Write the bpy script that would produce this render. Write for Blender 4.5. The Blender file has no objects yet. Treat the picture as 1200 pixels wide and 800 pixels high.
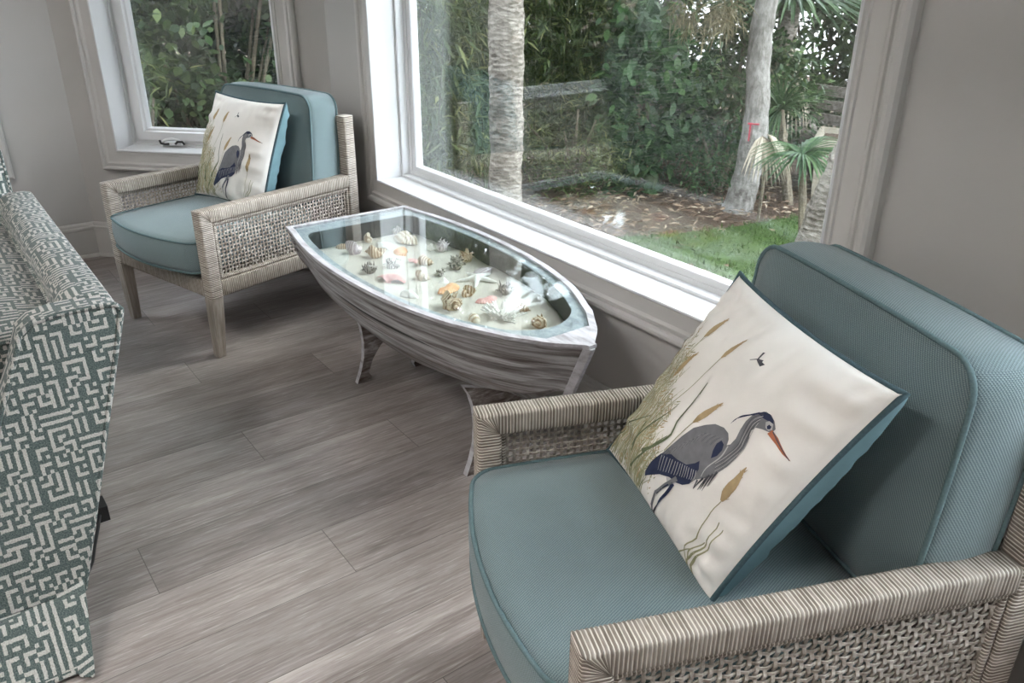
import bpy, bmesh, math, random
import numpy as np
from mathutils import Vector, Matrix, noise as mnoise

R = math.radians
PI = math.pi
scene = bpy.context.scene
COL = scene.collection
rnd = random.Random(7)

# ------------------------------------------------------------------ helpers
def link(o, parent=None):
    COL.objects.link(o)
    if parent is not None:
        o.parent = parent
    return o

def tag(o, label=None, cat=None, group=None, kind=None):
    if label: o['label'] = label
    if cat: o['category'] = cat
    if group: o['group'] = group
    if kind: o['kind'] = kind
    return o

def empty(name, loc, rz=0.0, label=None, cat=None, group=None):
    o = bpy.data.objects.new(name, None)
    o.empty_display_size = 0.1
    o.location = loc
    o.rotation_euler = (0, 0, rz)
    link(o)
    return tag(o, label, cat, group)

def local_matrix(o):
    return Matrix.Translation(o.location) @ o.rotation_euler.to_matrix().to_4x4()

class MB:
    """collects geometry, builds ONE mesh object"""
    def __init__(self):
        self.v = []; self.f = []; self.m = []; self.uv = []; self.col = None
    def add(self, verts, faces, mat=0, uvs=None):
        b = len(self.v)
        self.v.extend([tuple(p) for p in verts])
        for k, fc in enumerate(faces):
            self.f.append(tuple(b + i for i in fc))
            self.m.append(mat)
            self.uv.append(None if uvs is None else [uvs[i] for i in fc])
        return self
    def box(self, lo, hi, mat=0, M=None):
        x0, y0, z0 = lo; x1, y1, z1 = hi
        v = [Vector(p) for p in ((x0,y0,z0),(x1,y0,z0),(x1,y1,z0),(x0,y1,z0),(x0,y0,z1),(x1,y0,z1),(x1,y1,z1),(x0,y1,z1))]
        if M is not None: v = [M @ p for p in v]
        return self.add(v, [(0,3,2,1),(4,5,6,7),(0,1,5,4),(1,2,6,5),(2,3,7,6),(3,0,4,7)], mat)
    def loft(self, rings, closed=True, cap=True, mat=0, uvs=None):
        n = len(rings[0]); v = [p for r in rings for p in r]; f = []
        m = n if closed else n - 1
        for i in range(len(rings) - 1):
            for j in range(m):
                a = i*n + j; b = i*n + (j+1) % n
                f.append((a, b, b + n, a + n))
        if cap and closed:
            f.append(tuple(reversed(range(n))))
            f.append(tuple((len(rings)-1)*n + j for j in range(n)))
        return self.add(v, f, mat, uvs)
    def tube(self, path, rad, n=8, mat=0, closed=False, squash=1.0):
        path = [Vector(p) for p in path]; N = len(path); rings = []
        rads = rad if isinstance(rad, (list, tuple)) else [rad]*N
        up = Vector((0, 0, 1)); prev = None
        for i, p in enumerate(path):
            if closed: t = path[(i+1) % N] - path[i-1]
            else: t = path[min(i+1, N-1)] - path[max(i-1, 0)]
            if t.length < 1e-9: t = Vector((0,0,1))
            t.normalize()
            if prev is None:
                ref = up if abs(t.dot(up)) < .95 else Vector((1,0,0))
                a = ref.cross(t).normalized()
            else:
                a = (prev - t*prev.dot(t))
                a = a.normalized() if a.length > 1e-6 else up.cross(t).normalized()
            prev = a; b = t.cross(a)
            rings.append([p + (a*math.cos(2*PI*k/n)*rads[i] + b*math.sin(2*PI*k/n)*rads[i]*squash) for k in range(n)])
        if closed:
            rings.append(rings[0]); return self.loft(rings, cap=False, mat=mat)
        return self.loft(rings, mat=mat)
    def lathe(self, prof, n=24, mat=0, M=None):
        rings = []
        for r, z in prof:
            ring = [Vector((r*math.cos(2*PI*k/n), r*math.sin(2*PI*k/n), z)) for k in range(n)]
            if M is not None: ring = [M @ p for p in ring]
            rings.append(ring)
        return self.loft(rings, mat=mat)
    def prism(self, poly, d, mat=0, M=None):
        """poly: list of (x,y); extruded 0..d in z"""
        n = len(poly)
        v = [Vector((x, y, 0)) for x, y in poly] + [Vector((x, y, d)) for x, y in poly]
        if M is not None: v = [M @ p for p in v]
        f = [tuple(reversed(range(n))), tuple(range(n, 2*n))]
        f += [(i, (i+1) % n, (i+1) % n + n, i + n) for i in range(n)]
        return self.add(v, f, mat)
    def build(self, name, mats, parent=None, smooth=False, world=False, bevel=0, subsurf=0, boxuv=False, angle=None, weld=False):
        if not isinstance(mats, (list, tuple)): mats = [mats]
        vs = self.v
        if world and parent is not None:
            Mi = local_matrix(parent).inverted()
            vs = [tuple(Mi @ Vector(p)) for p in vs]
        me = bpy.data.meshes.new(name)
        me.from_pydata([tuple(p) for p in vs], [], self.f)
        for mt in mats: me.materials.append(mt)
        if len(mats) > 1: me.polygons.foreach_set('material_index', self.m)
        if any(u is not None for u in self.uv):
            lay = me.uv_layers.new(name='UVMap'); i = 0
            for u in self.uv:
                pass
            for p, u in zip(me.polygons, self.uv):
                if u is None: continue
                for li, c in zip(p.loop_indices, u): lay.data[li].uv = c
        bm = bmesh.new(); bm.from_mesh(me)
        if weld: bmesh.ops.remove_doubles(bm, verts=bm.verts, dist=1e-5)
        bmesh.ops.recalc_face_normals(bm, faces=bm.faces)
        bm.to_mesh(me); bm.free()
        if boxuv: box_uv(me)
        if smooth: me.polygons.foreach_set('use_smooth', [True]*len(me.polygons))
        if self.col is not None:
            a = me.color_attributes.new('var', 'FLOAT_COLOR', 'POINT')
            a.data.foreach_set('color', np.asarray(self.col, dtype=np.float32).ravel())
        me.update()
        o = bpy.data.objects.new(name, me)
        link(o, parent)
        if bevel:
            md = o.modifiers.new('bevel', 'BEVEL'); md.width = bevel; md.segments = 3; md.limit_method = 'ANGLE'; md.angle_limit = R(40)
            me.polygons.foreach_set('use_smooth', [True]*len(me.polygons))
            wn = o.modifiers.new('wn', 'WEIGHTED_NORMAL'); wn.keep_sharp = True
        if subsurf:
            md = o.modifiers.new('sub', 'SUBSURF'); md.levels = subsurf; md.render_levels = subsurf
        if smooth and angle:
            try: me.set_sharp_from_angle(angle=R(angle))
            except Exception: pass
        return o

def box_uv(me):
    lay = me.uv_layers.get('UVMap') or me.uv_layers.new(name='UVMap')
    for p in me.polygons:
        n = p.normal; ax = max(range(3), key=lambda i: abs(n[i]))
        for li in p.loop_indices:
            c = me.vertices[me.loops[li].vertex_index].co
            lay.data[li].uv = (c[1], c[2]) if ax == 0 else ((c[0], c[2]) if ax == 1 else (c[0], c[1]))

def smoothstep(a, b, x):
    t = max(0, min(1, (x-a)/(b-a))); return t*t*(3-2*t)

# ------------------------------------------------------------------ materials
class NT:
    def __init__(self, name):
        self.mat = bpy.data.materials.new(name); self.mat.use_nodes = True
        self.t = self.mat.node_tree; self.t.nodes.clear()
        self.out = self.n('ShaderNodeOutputMaterial')
    def n(self, typ, **kw):
        nd = self.t.nodes.new(typ)
        for k, v in kw.items(): setattr(nd, k, v)
        return nd
    def l(self, a, b): self.t.links.new(a, b)
    def val(self, sock, v):
        if hasattr(v, 'is_output') or isinstance(v, bpy.types.NodeSocket): self.l(v, sock)
        else: sock.default_value = v
    def math(self, op, a, b=None, c=None, clamp=False):
        nd = self.n('ShaderNodeMath', operation=op); nd.use_clamp = clamp
        self.val(nd.inputs[0], a)
        if b is not None: self.val(nd.inputs[1], b)
        if c is not None: self.val(nd.inputs[2], c)
        return nd.outputs[0]
    def mix(self, fac, a, b, blend='MIX'):
        nd = self.n('ShaderNodeMix', data_type='RGBA', blend_type=blend)
        self.val(nd.inputs[0], fac); self.val(nd.inputs[6], a); self.val(nd.inputs[7], b)
        return nd.outputs[2]
    def ramp(self, fac, stops):
        nd = self.n('ShaderNodeValToRGB'); r = nd.color_ramp
        while len(r.elements) < len(stops): r.elements.new(.5)
        for e, (p, c) in zip(r.elements, stops):
            e.position = p; e.color = c if len(c) == 4 else (*c, 1)
        self.val(nd.inputs[0], fac); return nd.outputs[0]
    def noise(self, vec, scale, detail=3, rough=.5, dist=0):
        nd = self.n('ShaderNodeTexNoise'); nd.inputs['Scale'].default_value = scale
        nd.inputs['Detail'].default_value = detail; nd.inputs['Roughness'].default_value = rough
        nd.inputs['Distortion'].default_value = dist
        if vec is not None: self.l(vec, nd.inputs['Vector'])
        return nd.outputs['Fac']
    def mapping(self, vec, scale=(1,1,1), rot=(0,0,0), loc=(0,0,0)):
        nd = self.n('ShaderNodeMapping'); self.l(vec, nd.inputs['Vector'])
        nd.inputs['Scale'].default_value = scale; nd.inputs['Rotation'].default_value = rot; nd.inputs['Location'].default_value = loc
        return nd.outputs[0]
    def coord(self, which='Object'):
        return self.n('ShaderNodeTexCoord').outputs[which]
    def sep(self, vec):
        nd = self.n('ShaderNodeSeparateXYZ'); self.l(vec, nd.inputs[0]); return nd.outputs
    def comb(self, x, y, z=0.0):
        nd = self.n('ShaderNodeCombineXYZ'); self.val(nd.inputs[0], x); self.val(nd.inputs[1], y); self.val(nd.inputs[2], z); return nd.outputs[0]
    def bsdf(self, color, rough=.5, spec=.5, height=None, strength=.3, dist=.002, sheen=0, metal=0, subsurf=0, transl=0):
        b = self.n('ShaderNodeBsdfPrincipled')
        self.val(b.inputs['Base Color'], color if not isinstance(color, tuple) else (*color[:3], 1))
        self.val(b.inputs['Roughness'], rough); b.inputs['Specular IOR Level'].default_value = spec
        b.inputs['Metallic'].default_value = metal
        if sheen: b.inputs['Sheen Weight'].default_value = sheen; b.inputs['Sheen Roughness'].default_value = .5
        if height is not None:
            bp = self.n('ShaderNodeBump'); bp.inputs['Strength'].default_value = strength; bp.inputs['Distance'].default_value = dist
            self.l(height, bp.inputs['Height']); self.l(bp.outputs[0], b.inputs['Normal'])
        sh = b.outputs[0]
        if transl:
            t = self.n('ShaderNodeBsdfTranslucent'); self.val(t.inputs[0], color if not isinstance(color, tuple) else (*color[:3], 1))
            mx = self.n('ShaderNodeMixShader'); mx.inputs[0].default_value = transl
            self.l(sh, mx.inputs[1]); self.l(t.outputs[0], mx.inputs[2]); sh = mx.outputs[0]
        self.l(sh, self.out.inputs[0])
        return self.mat

def plain(name, color, rough=.5, spec=.5, var=.06, scale=8, bump=.0):
    n = NT(name); c = n.coord()
    f = n.noise(c, scale, 4)
    lo = tuple(x*(1-var) for x in color); hi = tuple(min(1, x*(1+var)) for x in color)
    col = n.ramp(f, [(.3, lo), (.7, hi)])
    return n.bsdf(col, rough, spec, height=(n.noise(c, scale*20, 2) if bump else None), strength=bump)

M = {}
M['wall'] = plain('wall_paint', (.45, .435, .418), .75, .3, .03, 2, .04)
M['casing'] = plain('casing_paint', (.51, .493, .474), .5, .4, .02, 3)
M['white'] = plain('white_paint', (.65, .65, .656), .35, .5, .02, 3)
M['ceiling'] = plain('ceiling_paint', (.75, .75, .74), .9, .2, .02, 2)
M['black'] = plain('black_plastic', (.012, .012, .013), .4, .5, .1, 20)
M['chrome'] = plain('brushed_metal', (.55, .55, .55), .3, .6, .05, 20)

def floor_mat():
    n = NT('wood_look_planks'); c = n.coord(); x, y, z = n.sep(c)
    u = n.math('DIVIDE', n.math('ADD', x, 1.645), .22)            # row coordinate
    row = n.math('FLOOR', u); fu = n.math('FRACT', u)
    # joints: row -1 at y=.695, every lower row shifts -.45
    yy = n.math('SUBTRACT', n.math('SUBTRACT', y, .695), n.math('MULTIPLY', n.math('ADD', row, 1.0), .45))
    v = n.math('DIVIDE', yy, 1.35); pl = n.math('FLOOR', v); fv = n.math('FRACT', v)
    wn = n.n('ShaderNodeTexWhiteNoise', noise_dimensions='2D'); n.l(n.comb(row, pl), wn.inputs['Vector'])
    r = wn.outputs['Value']; rc = n.sep(wn.outputs['Color'])
    off = n.math('MULTIPLY', r, 37.0)
    g = n.comb(n.math('ADD', x, off), n.math('ADD', n.math('MULTIPLY', y, .055), n.math('MULTIPLY', r, 11.0)), 0.0)
    gn = n.noise(g, 16, 8, .62, .6)
    g2 = n.comb(n.math('ADD', x, off), n.math('ADD', n.math('MULTIPLY', y, .045), off), 3.0)
    fine = n.noise(g2, 120, 5, .7, .3)
    g4 = n.comb(n.math('ADD', x, off), n.math('ADD', n.math('MULTIPLY', y, .06), off), 9.0)
    fleck = n.noise(g4, 170, 3, .65, .4)
    g3 = n.comb(n.math('ADD', x, off), n.math('ADD', n.math('MULTIPLY', y, .18), off), 5.0)
    cloud = n.noise(g3, 7, 4, .6, 1.0)
    col = n.ramp(gn, [(.30, (.105, .085, .076)), (.45, (.195, .166, .152)), (.58, (.295, .260, .243)), (.74, (.46, .42, .40))])
    col = n.mix(n.math('MULTIPLY', fine, .8), col, n.ramp(fine, [(.38, (.085, .068, .06)), (.62, (.46, .42, .40))]))
    col = n.mix(.45, col, n.ramp(cloud, [(.3, (.125, .104, .093)), (.7, (.35, .312, .293))]))
    col = n.mix(n.math('MULTIPLY', n.math('SUBTRACT', fleck, .56), 2.6, clamp=True), col, (.56, .53, .52, 1))
    col = n.mix(n.math('MULTIPLY', n.math('SUBTRACT', .42, fleck), 3.5, clamp=True), col, (.095, .078, .072, 1))
    tint = n.ramp(rc[1], [(0, (.86, .85, .86)), (.5, (1.05, 1.03, 1.035)), (1, (1.25, 1.235, 1.25))])
    col = n.mix(1.0, col, tint, 'MULTIPLY')
    eu = n.math('MINIMUM', fu, n.math('SUBTRACT', 1.0, fu)); eu = n.math('MULTIPLY', eu, .22)
    ev = n.math('MINIMUM', fv, n.math('SUBTRACT', 1.0, fv)); ev = n.math('MULTIPLY', ev, 1.35)
    e = n.math('MINIMUM', eu, ev)
    groove = n.math('LESS_THAN', e, .0011)
    col = n.mix(n.math('MULTIPLY', groove, .75), col, (.06, .052, .047, 1))
    h = n.math('SUBTRACT', n.math('ADD', n.math('MULTIPLY', fine, .35), n.math('MULTIPLY', fleck, .35)), groove)
    rough = n.math('ADD', .36, n.math('MULTIPLY', fine, .2))
    return n.bsdf(col, rough, .5, height=h, strength=.25, dist=.002)
M['floor'] = floor_mat()

def fabric_teal(name, base, hi):
    n = NT(name); uv = n.coord('UV'); x, y, z = n.sep(uv)
    k = 2*PI/.0052
    row = n.math('FLOOR', n.math('DIVIDE', y, .0026))
    s1 = n.math('SINE', n.math('ADD', n.math('MULTIPLY', x, k), n.math('MULTIPLY', row, 2.1)))
    s2 = n.math('SINE', n.math('MULTIPLY', y, k*2))
    w = n.math('MULTIPLY_ADD', n.math('MULTIPLY', s1, .5), 1.0, n.math('MULTIPLY', s2, .3))
    w = n.math('ADD', w, n.math('MULTIPLY', n.noise(uv, 500, 2), 1.1))
    f = n.math('MULTIPLY_ADD', w, .42, .22, clamp=True)
    cl = n.noise(n.coord(), 5, 3)
    col = n.mix(f, (*base, 1), (*hi, 1))
    col = n.mix(.5, col, n.mix(1.0, col, n.ramp(cl, [(.3, (.85, .86, .87)), (.7, (1.1, 1.1, 1.1))]), 'MULTIPLY'))
    return n.bsdf(col, .9, .15, height=w, strength=.5, dist=.0012, sheen=.25)
M['teal'] = fabric_teal('teal_woven_fabric', (.048, .082, .091), (.300, .370, .378))
M['piping'] = plain('teal_piping', (.115, .17, .178), .85, .2, .15, 300)
M['pillow_piping'] = plain('slate_piping', (.06, .10, .115), .85, .2, .15, 200)
M['pillow_back'] = plain('slate_blue_cloth', (.15, .245, .275), .9, .15, .06, 30, .1)
M['pillow_front'] = plain('cream_cotton', (.80, .765, .72), .85, .2, .03, 12, .08)

def wrap_mat():
    """rattan strips wound round the frame: u counts the winds"""
    n = NT('wrapped_rattan'); uv = n.coord('UV'); u, v, _ = n.sep(uv)
    fr = n.math('FRACT', u); tri = n.math('ABSOLUTE', n.math('SUBTRACT', fr, .5))   # .5 at the groove
    wn = n.n('ShaderNodeTexWhiteNoise', noise_dimensions='1D'); n.l(n.math('FLOOR', u), wn.inputs['W'])
    a = n.noise(n.comb(n.math('MULTIPLY', u, .35), n.math('MULTIPLY', v, 18.0)), 1.6, 4, .6)
    e = n.math('MULTIPLY', n.math('SUBTRACT', n.math('ADD', tri, n.math('MULTIPLY', n.math('SUBTRACT', a, .5), .22)), .30), 9.0, clamp=True)
    strip = n.ramp(n.math('ADD', n.math('MULTIPLY', wn.outputs[0], .5), n.math('MULTIPLY', a, .5)),
                   [(.2, (0.1368, 0.108, 0.0864)), (.5, (0.2052, 0.1692, 0.1382)), (.8, (0.288, 0.2484, 0.2124))])
    col = n.mix(n.math('MULTIPLY', e, .95), strip, (.68, .62, .55, 1))
    return n.bsdf(col, .5, .4, height=a, strength=.15, dist=.001)
M['wrap'] = wrap_mat()
def cane_mat():
    n = NT('woven_rattan'); c = n.coord()
    a = n.noise(n.mapping(c, (1, 1, 1)), 70, 4, .6)
    col = n.ramp(a, [(.3, (.22, .18, .147)), (.5, (.38, .33, .285)), (.68, (.60, .545, .49))])
    return n.bsdf(col, .5, .4, height=n.noise(c, 300, 2), strength=.2, dist=.001)
M['cane'] = cane_mat()
def wood_leg():
    n = NT('washed_wood'); c = n.mapping(n.coord(), (1, 1, .08))
    a = n.noise(c, 90, 5, .6); col = n.ramp(a, [(.3, (.25, .208, .172)), (.55, (.37, .325, .282)), (.75, (.47, .425, .378))])
    return n.bsdf(col, .5, .4)
M['leg'] = wood_leg()

def boat_wood(name, dark=.5):
    n = NT(name); c = n.coord(); x, y, z = n.sep(c)
    g = n.comb(n.math('MULTIPLY', x, .045), n.math('MULTIPLY', y, .06), z)
    a = n.noise(g, 60, 7, .62, .3); b = n.noise(n.comb(n.math('MULTIPLY', x, .16), n.math('MULTIPLY', y, .2), n.math('MULTIPLY', z, 1.0)), 16, 5, .65)
    d = n.noise(n.comb(n.math('MULTIPLY', x, .03), n.math('MULTIPLY', y, .05), z), 190, 3, .6)
    col = n.ramp(a, [(.32, (.085, .070, .064)), (.44, (.215, .203, .202)), (.55, (.37, .364, .37)), (.75, (.52, .515, .53))])
    worn = n.math('MULTIPLY', n.math('SUBTRACT', b, .52), 6.0, clamp=True)
    col = n.mix(n.math('MULTIPLY', worn, dark), col, n.ramp(d, [(.35, (.075, .055, .047)), (.65, (.26, .215, .195))]))
    col = n.mix(n.math('MULTIPLY', n.math('LESS_THAN', d, .40), .35), col, (.16, .13, .12, 1))
    return n.bsdf(col, .6, .3, height=n.math('ADD', a, d), strength=.35, dist=.003)
M['boat'] = boat_wood('whitewashed_planks', .75)
def boat_leg_mat():
    n = NT('whitewashed_legs'); c = n.mapping(n.coord(), (1, .25, 1)); a = n.noise(c, 55, 6, .62, .4)
    col = n.ramp(a, [(.36, (.10, .075, .065)), (.52, (.22, .195, .185)), (.66, (.42, .405, .40))])
    return n.bsdf(col, .6, .3, height=a, strength=.2, dist=.002)
M['boat_leg'] = boat_leg_mat()
def rim_mat():
    n = NT('lavender_white_paint'); c = n.coord(); x, y, z = n.sep(c)
    a = n.noise(n.comb(n.math('MULTIPLY', x, .25), y, z), 45, 5, .6)
    col = n.ramp(a, [(.32, (.27, .255, .26)), (.5, (.42, .41, .43)), (.7, (.52, .515, .54))])
    return n.bsdf(col, .5, .4, height=a, strength=.15, dist=.002)
M['rim'] = rim_mat()
def ledge_mat():
    n = NT('pale_blue_paint'); c = n.coord(); x, y, z = n.sep(c)
    a = n.noise(n.comb(n.math('MULTIPLY', x, .6), y, z), 40, 6, .65)
    col = n.ramp(a, [(.33, (.27, .30, .33)), (.5, (.40, .44, .475)), (.7, (.50, .54, .565))])
    return n.bsdf(col, .55, .3)
M['ledge'] = ledge_mat()
M['liner'] = plain('dark_liner', (.045, .045, .042), .6, .3, .08, 20)
def sand_mat():
    n = NT('pale_sand'); c = n.coord(); g = n.noise(c, 700, 2); a = n.noise(c, 9, 3)
    col = n.mix(.5, n.ramp(g, [(.35, (.50, .46, .40)), (.65, (.68, .645, .59))]), n.ramp(a, [(.3, (.56, .525, .465)), (.7, (.66, .63, .57))]))
    return n.bsdf(col, .95, .1, height=g, strength=.3, dist=.001)
M['sand'] = sand_mat()

def glass_mat(name, ior=1.5, tint=(.975, .99, .985)):
    n = NT(name)
    fr = n.n('ShaderNodeFresnel'); ge = n.n('ShaderNodeNewGeometry')
    n.l(n.math('ADD', ior, n.math('MULTIPLY', ge.outputs['Backfacing'], 1/ior - ior)), fr.inputs['IOR'])   # straight-through panes: no total reflection on the way out
    tr = n.n('ShaderNodeBsdfTransparent'); tr.inputs[0].default_value = (*tint, 1)
    gl = n.n('ShaderNodeBsdfGlossy'); gl.inputs['Roughness'].default_value = .0; gl.inputs[0].default_value = (1, 1, 1, 1)
    mx = n.n('ShaderNodeMixShader'); n.l(fr.outputs[0], mx.inputs[0]); n.l(tr.outputs[0], mx.inputs[1]); n.l(gl.outputs[0], mx.inputs[2])
    n.l(mx.outputs[0], n.out.inputs[0]); return n.mat
M['glass'] = glass_mat('window_glass')
M['table_glass'] = glass_mat('table_glass', 1.5, (.965, .985, .98))

def key_fabric():
    n = NT('green_key_pattern_chenille'); uv = n.coord('UV')
    nz = n.n('ShaderNodeTexNoise'); nz.inputs['Scale'].default_value = 160; nz.inputs['Detail'].default_value = 2; n.l(uv, nz.inputs['Vector'])
    sub = n.n('ShaderNodeVectorMath', operation='SUBTRACT'); n.l(nz.outputs['Color'], sub.inputs[0]); sub.inputs[1].default_value = (.5, .5, .5)
    sc = n.n('ShaderNodeVectorMath', operation='SCALE'); n.l(sub.outputs[0], sc.inputs[0]); sc.inputs['Scale'].default_value = .0045
    ad = n.n('ShaderNodeVectorMath', operation='ADD'); n.l(uv, ad.inputs[0]); n.l(sc.outputs[0], ad.inputs[1])
    x, y, _ = n.sep(ad.outputs[0])
    C = .0345
    gx = n.math('DIVIDE', x, C); gy = n.math('DIVIDE', y, C)
    cx = n.math('FLOOR', gx); cy = n.math('FLOOR', gy); fx = n.math('FRACT', gx); fy = n.math('FRACT', gy)
    wn = n.n('ShaderNodeTexWhiteNoise', noise_dimensions='2D'); n.l(n.comb(cx, cy), wn.inputs['Vector'])
    r, g, b = n.sep(wn.outputs['Color'])
    def flip(f, rr):
        s = n.math('GREATER_THAN', rr, .5)
        return n.math('ABSOLUTE', n.math('SUBTRACT', f, s))
    ax = flip(fx, r); ay = flip(fy, g)
    m = n.math('MAXIMUM', ax, ay)
    straight = n.math('LESS_THAN', b, .22); strx = n.math('GREATER_THAN', b, .11)
    sx = n.math('ADD', n.math('MULTIPLY', strx, fx), n.math('MULTIPLY', n.math('SUBTRACT', 1.0, strx), fy))
    m = n.math('ADD', n.math('MULTIPLY', straight, sx), n.math('MULTIPLY', n.math('SUBTRACT', 1.0, straight), m))
    tri = n.math('PINGPONG', n.math('ADD', n.math('MULTIPLY', m, 2.0), .25), .5)     # 0..0.5
    stripe = n.math('MULTIPLY', n.math('SUBTRACT', tri, .245), 22.0, clamp=True)
    tuft = n.noise(uv, 330, 2)
    green = n.ramp(tuft, [(.35, (.048, .068, .066)), (.65, (.130, .160, .151))])
    cream = n.ramp(tuft, [(.35, (.36, .345, .32)), (.65, (.52, .50, .47))])
    col = n.mix(stripe, green, cream)
    h = n.math('ADD', n.math('MULTIPLY', stripe, .8), n.math('MULTIPLY', tuft, .7))
    return n.bsdf(col, .95, .1, height=h, strength=.6, dist=.003, sheen=.2)
M['key'] = key_fabric()

def leaf_mat(name, lo, mid, hi, transl=.3, rough=.5):
    n = NT(name); at = n.n('ShaderNodeAttribute'); at.attribute_name = 'var'
    f = n.sep(at.outputs['Vector'])[0]
    col = n.ramp(f, [(0.0, lo), (.55, mid), (1.0, hi)])
    return n.bsdf(col, rough, .35, transl=transl)
M['bamboo'] = leaf_mat('bamboo_leaves', (.018, .038, .010), (.062, .092, .024), (.30, .31, .115))
M['broad'] = leaf_mat('broad_leaves', (0.01364, 0.0372, 0.00992), (0.031, 0.0713, 0.0186), (0.0806, 0.1364, 0.0434))
M['ivy'] = leaf_mat('ivy_leaves', (0.0124, 0.031, 0.00992), (0.0341, 0.0651, 0.01984), (0.124, 0.1674, 0.0558))
M['oak'] = leaf_mat('oak_leaves', (0.0155, 0.0279, 0.00992), (0.0341, 0.0527, 0.0186), (0.0744, 0.0992, 0.0372))
M['palm'] = leaf_mat('palm_leaves', (0.0248, 0.0527, 0.0217), (0.0465, 0.0899, 0.0341), (0.0868, 0.1426, 0.0558))
M['dead'] = leaf_mat('dry_leaves', (0.165, 0.135, 0.09), (0.3, 0.255, 0.1875), (0.45, 0.3975, 0.315), .15)
M['moss'] = leaf_mat('hanging_moss', (0.0744, 0.0651, 0.0341), (0.155, 0.1302, 0.0682), (0.2356, 0.2046, 0.1178), .2)
M['grass'] = leaf_mat('grass_blades', (0.031, 0.0589, 0.01364), (0.0558, 0.0961, 0.02356), (0.0992, 0.1364, 0.0434), .3)
M['litter'] = leaf_mat('dry_litter', (0.065, 0.03575, 0.02275), (0.156, 0.104, 0.065), (0.3575, 0.299, 0.221), .0, .8)
def bark(name, lo, mid, hi, sx=1.0, sz=.3, scale=30):
    n = NT(name); c = n.mapping(n.coord(), (sx, sx, sz)); a = n.noise(c, scale, 6, .65); b = n.noise(n.coord(), 7, 3)
    v = n.n('ShaderNodeTexVoronoi'); v.inputs['Scale'].default_value = scale*.8; n.l(c, v.inputs['Vector'])
    col = n.ramp(a, [(.32, lo), (.5, mid), (.7, hi)])
    col = n.mix(.3, col, n.ramp(b, [(.35, lo), (.65, hi)]))
    return n.bsdf(col, .9, .1, height=n.math('ADD', a, v.outputs['Distance']), strength=.8, dist=.02)
M['palmbark'] = bark('palm_bark', (0.072, 0.0576, 0.0468), (0.216, 0.1872, 0.1584), (0.3456, 0.3168, 0.2772), .9, 2.0, 26)
M['oakbark'] = bark('grey_bark', (0.0744, 0.0651, 0.0558), (0.1612, 0.1488, 0.1333), (0.2604, 0.248, 0.2294), 1, .5, 30)
M['stem'] = bark('stem_bark', (.05, .04, .03), (.11, .09, .065), (.20, .17, .12))
M['canes'] = bark('bamboo_canes', (0.024, 0.03, 0.012), (0.051, 0.057, 0.024), (0.09, 0.09, 0.045))
def ground_mat():
    n = NT('pine_straw_ground'); c = n.coord(); a = n.noise(c, 3, 5, .6); b = n.noise(c, 60, 4, .7)
    col = n.ramp(b, [(.3, (.035, .023, .017)), (.5, (.08, .054, .040)), (.7, (.17, .125, .097))])
    col = n.mix(.4, col, n.ramp(a, [(.35, (.045, .029, .021)), (.65, (.125, .088, .066))]))
    return n.bsdf(col, .95, .1, height=b, strength=.7, dist=.03)
M['soil'] = ground_mat()
M['lawnbase'] = plain('lawn_base', (0.042, 0.072, 0.018), .9, .1, .25, 6, .3)
M['concrete'] = plain('weathered_block', (0.216, 0.192, 0.15), .9, .1, .18, 14, .3)
M['sky_gap_wall'] = plain('sky_gap_white', (.86, .86, .85), .6, .3, .02, 3)  # white of the made-up house, for bright sky between the trees
M['houseroof'] = plain('grey_shingles', (.16, .16, .165), .9, .1, .2, 10)
M['fencewood'] = bark('grey_fence_wood', (.10, .085, .07), (.17, .15, .13), (.25, .225, .20), 1, 1, 30)
M['red'] = plain('red_paint', (.30, .025, .045), .6, .3, .05, 20)

# ------------------------------------------------------------------ camera
Fp, TH, PS, RO, H = 965.0, R(25.13), R(-53.7), R(-.4), 1.5
fw = Vector((math.sin(PS)*math.cos(TH), math.cos(PS)*math.cos(TH), -math.sin(TH)))
rt = Vector((math.cos(PS), -math.sin(PS), 0)); dn = fw.cross(rt)
r2 = rt*math.cos(RO) + dn*math.sin(RO); d2 = -rt*math.sin(RO) + dn*math.cos(RO)
cam = bpy.data.cameras.new('camera'); camo = bpy.data.objects.new('camera', cam); link(camo)
camo.matrix_world = Matrix(((r2.x, -d2.x, -fw.x, 0), (r2.y, -d2.y, -fw.y, 0), (r2.z, -d2.z, -fw.z, H), (0, 0, 0, 1)))
cam.sensor_width = 36; cam.sensor_fit = 'HORIZONTAL'; cam.lens = Fp/1200*36; cam.clip_start = .02; cam.clip_end = 200
scene.camera = camo

# ------------------------------------------------------------------ the room
Q = 2**-.5
XW = -4.783; YC = .714; YW = 1.705; XC = XW + (YW - YC)       # corners of the bay
YR, ZC = -3.6, 2.75
XC2 = -4.371 - XC; XR = -4.371 - XW                          # the bay mirrored about the middle of the big window
struct = lambda o: tag(o, kind='structure')

def framed_wall(name, A, d, nrm, s0, s1, thick, opening, mat, z1=ZC):
    """wall along A + d*s, outward normal nrm, with one opening (a,b,za,zb) or None"""
    mb = MB(); A = Vector(A); d = Vector(d); nrm = Vector(nrm)
    Mx = Matrix(((d.x, nrm.x, 0, A.x), (d.y, nrm.y, 0, A.y), (0, 0, 1, 0), (0, 0, 0, 1)))
    if opening is None: mb.box((s0, 0, 0), (s1, thick, z1), M=Mx)
    else:
        a, b, za, zb = opening
        mb.box((s0, 0, 0), (a, thick, z1), M=Mx); mb.box((b, 0, 0), (s1, thick, z1), M=Mx)
        mb.box((a, 0, 0), (b, thick, za), M=Mx); mb.box((a, 0, zb), (b, thick, z1), M=Mx)
    return struct(mb.build(name, mat))

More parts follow.
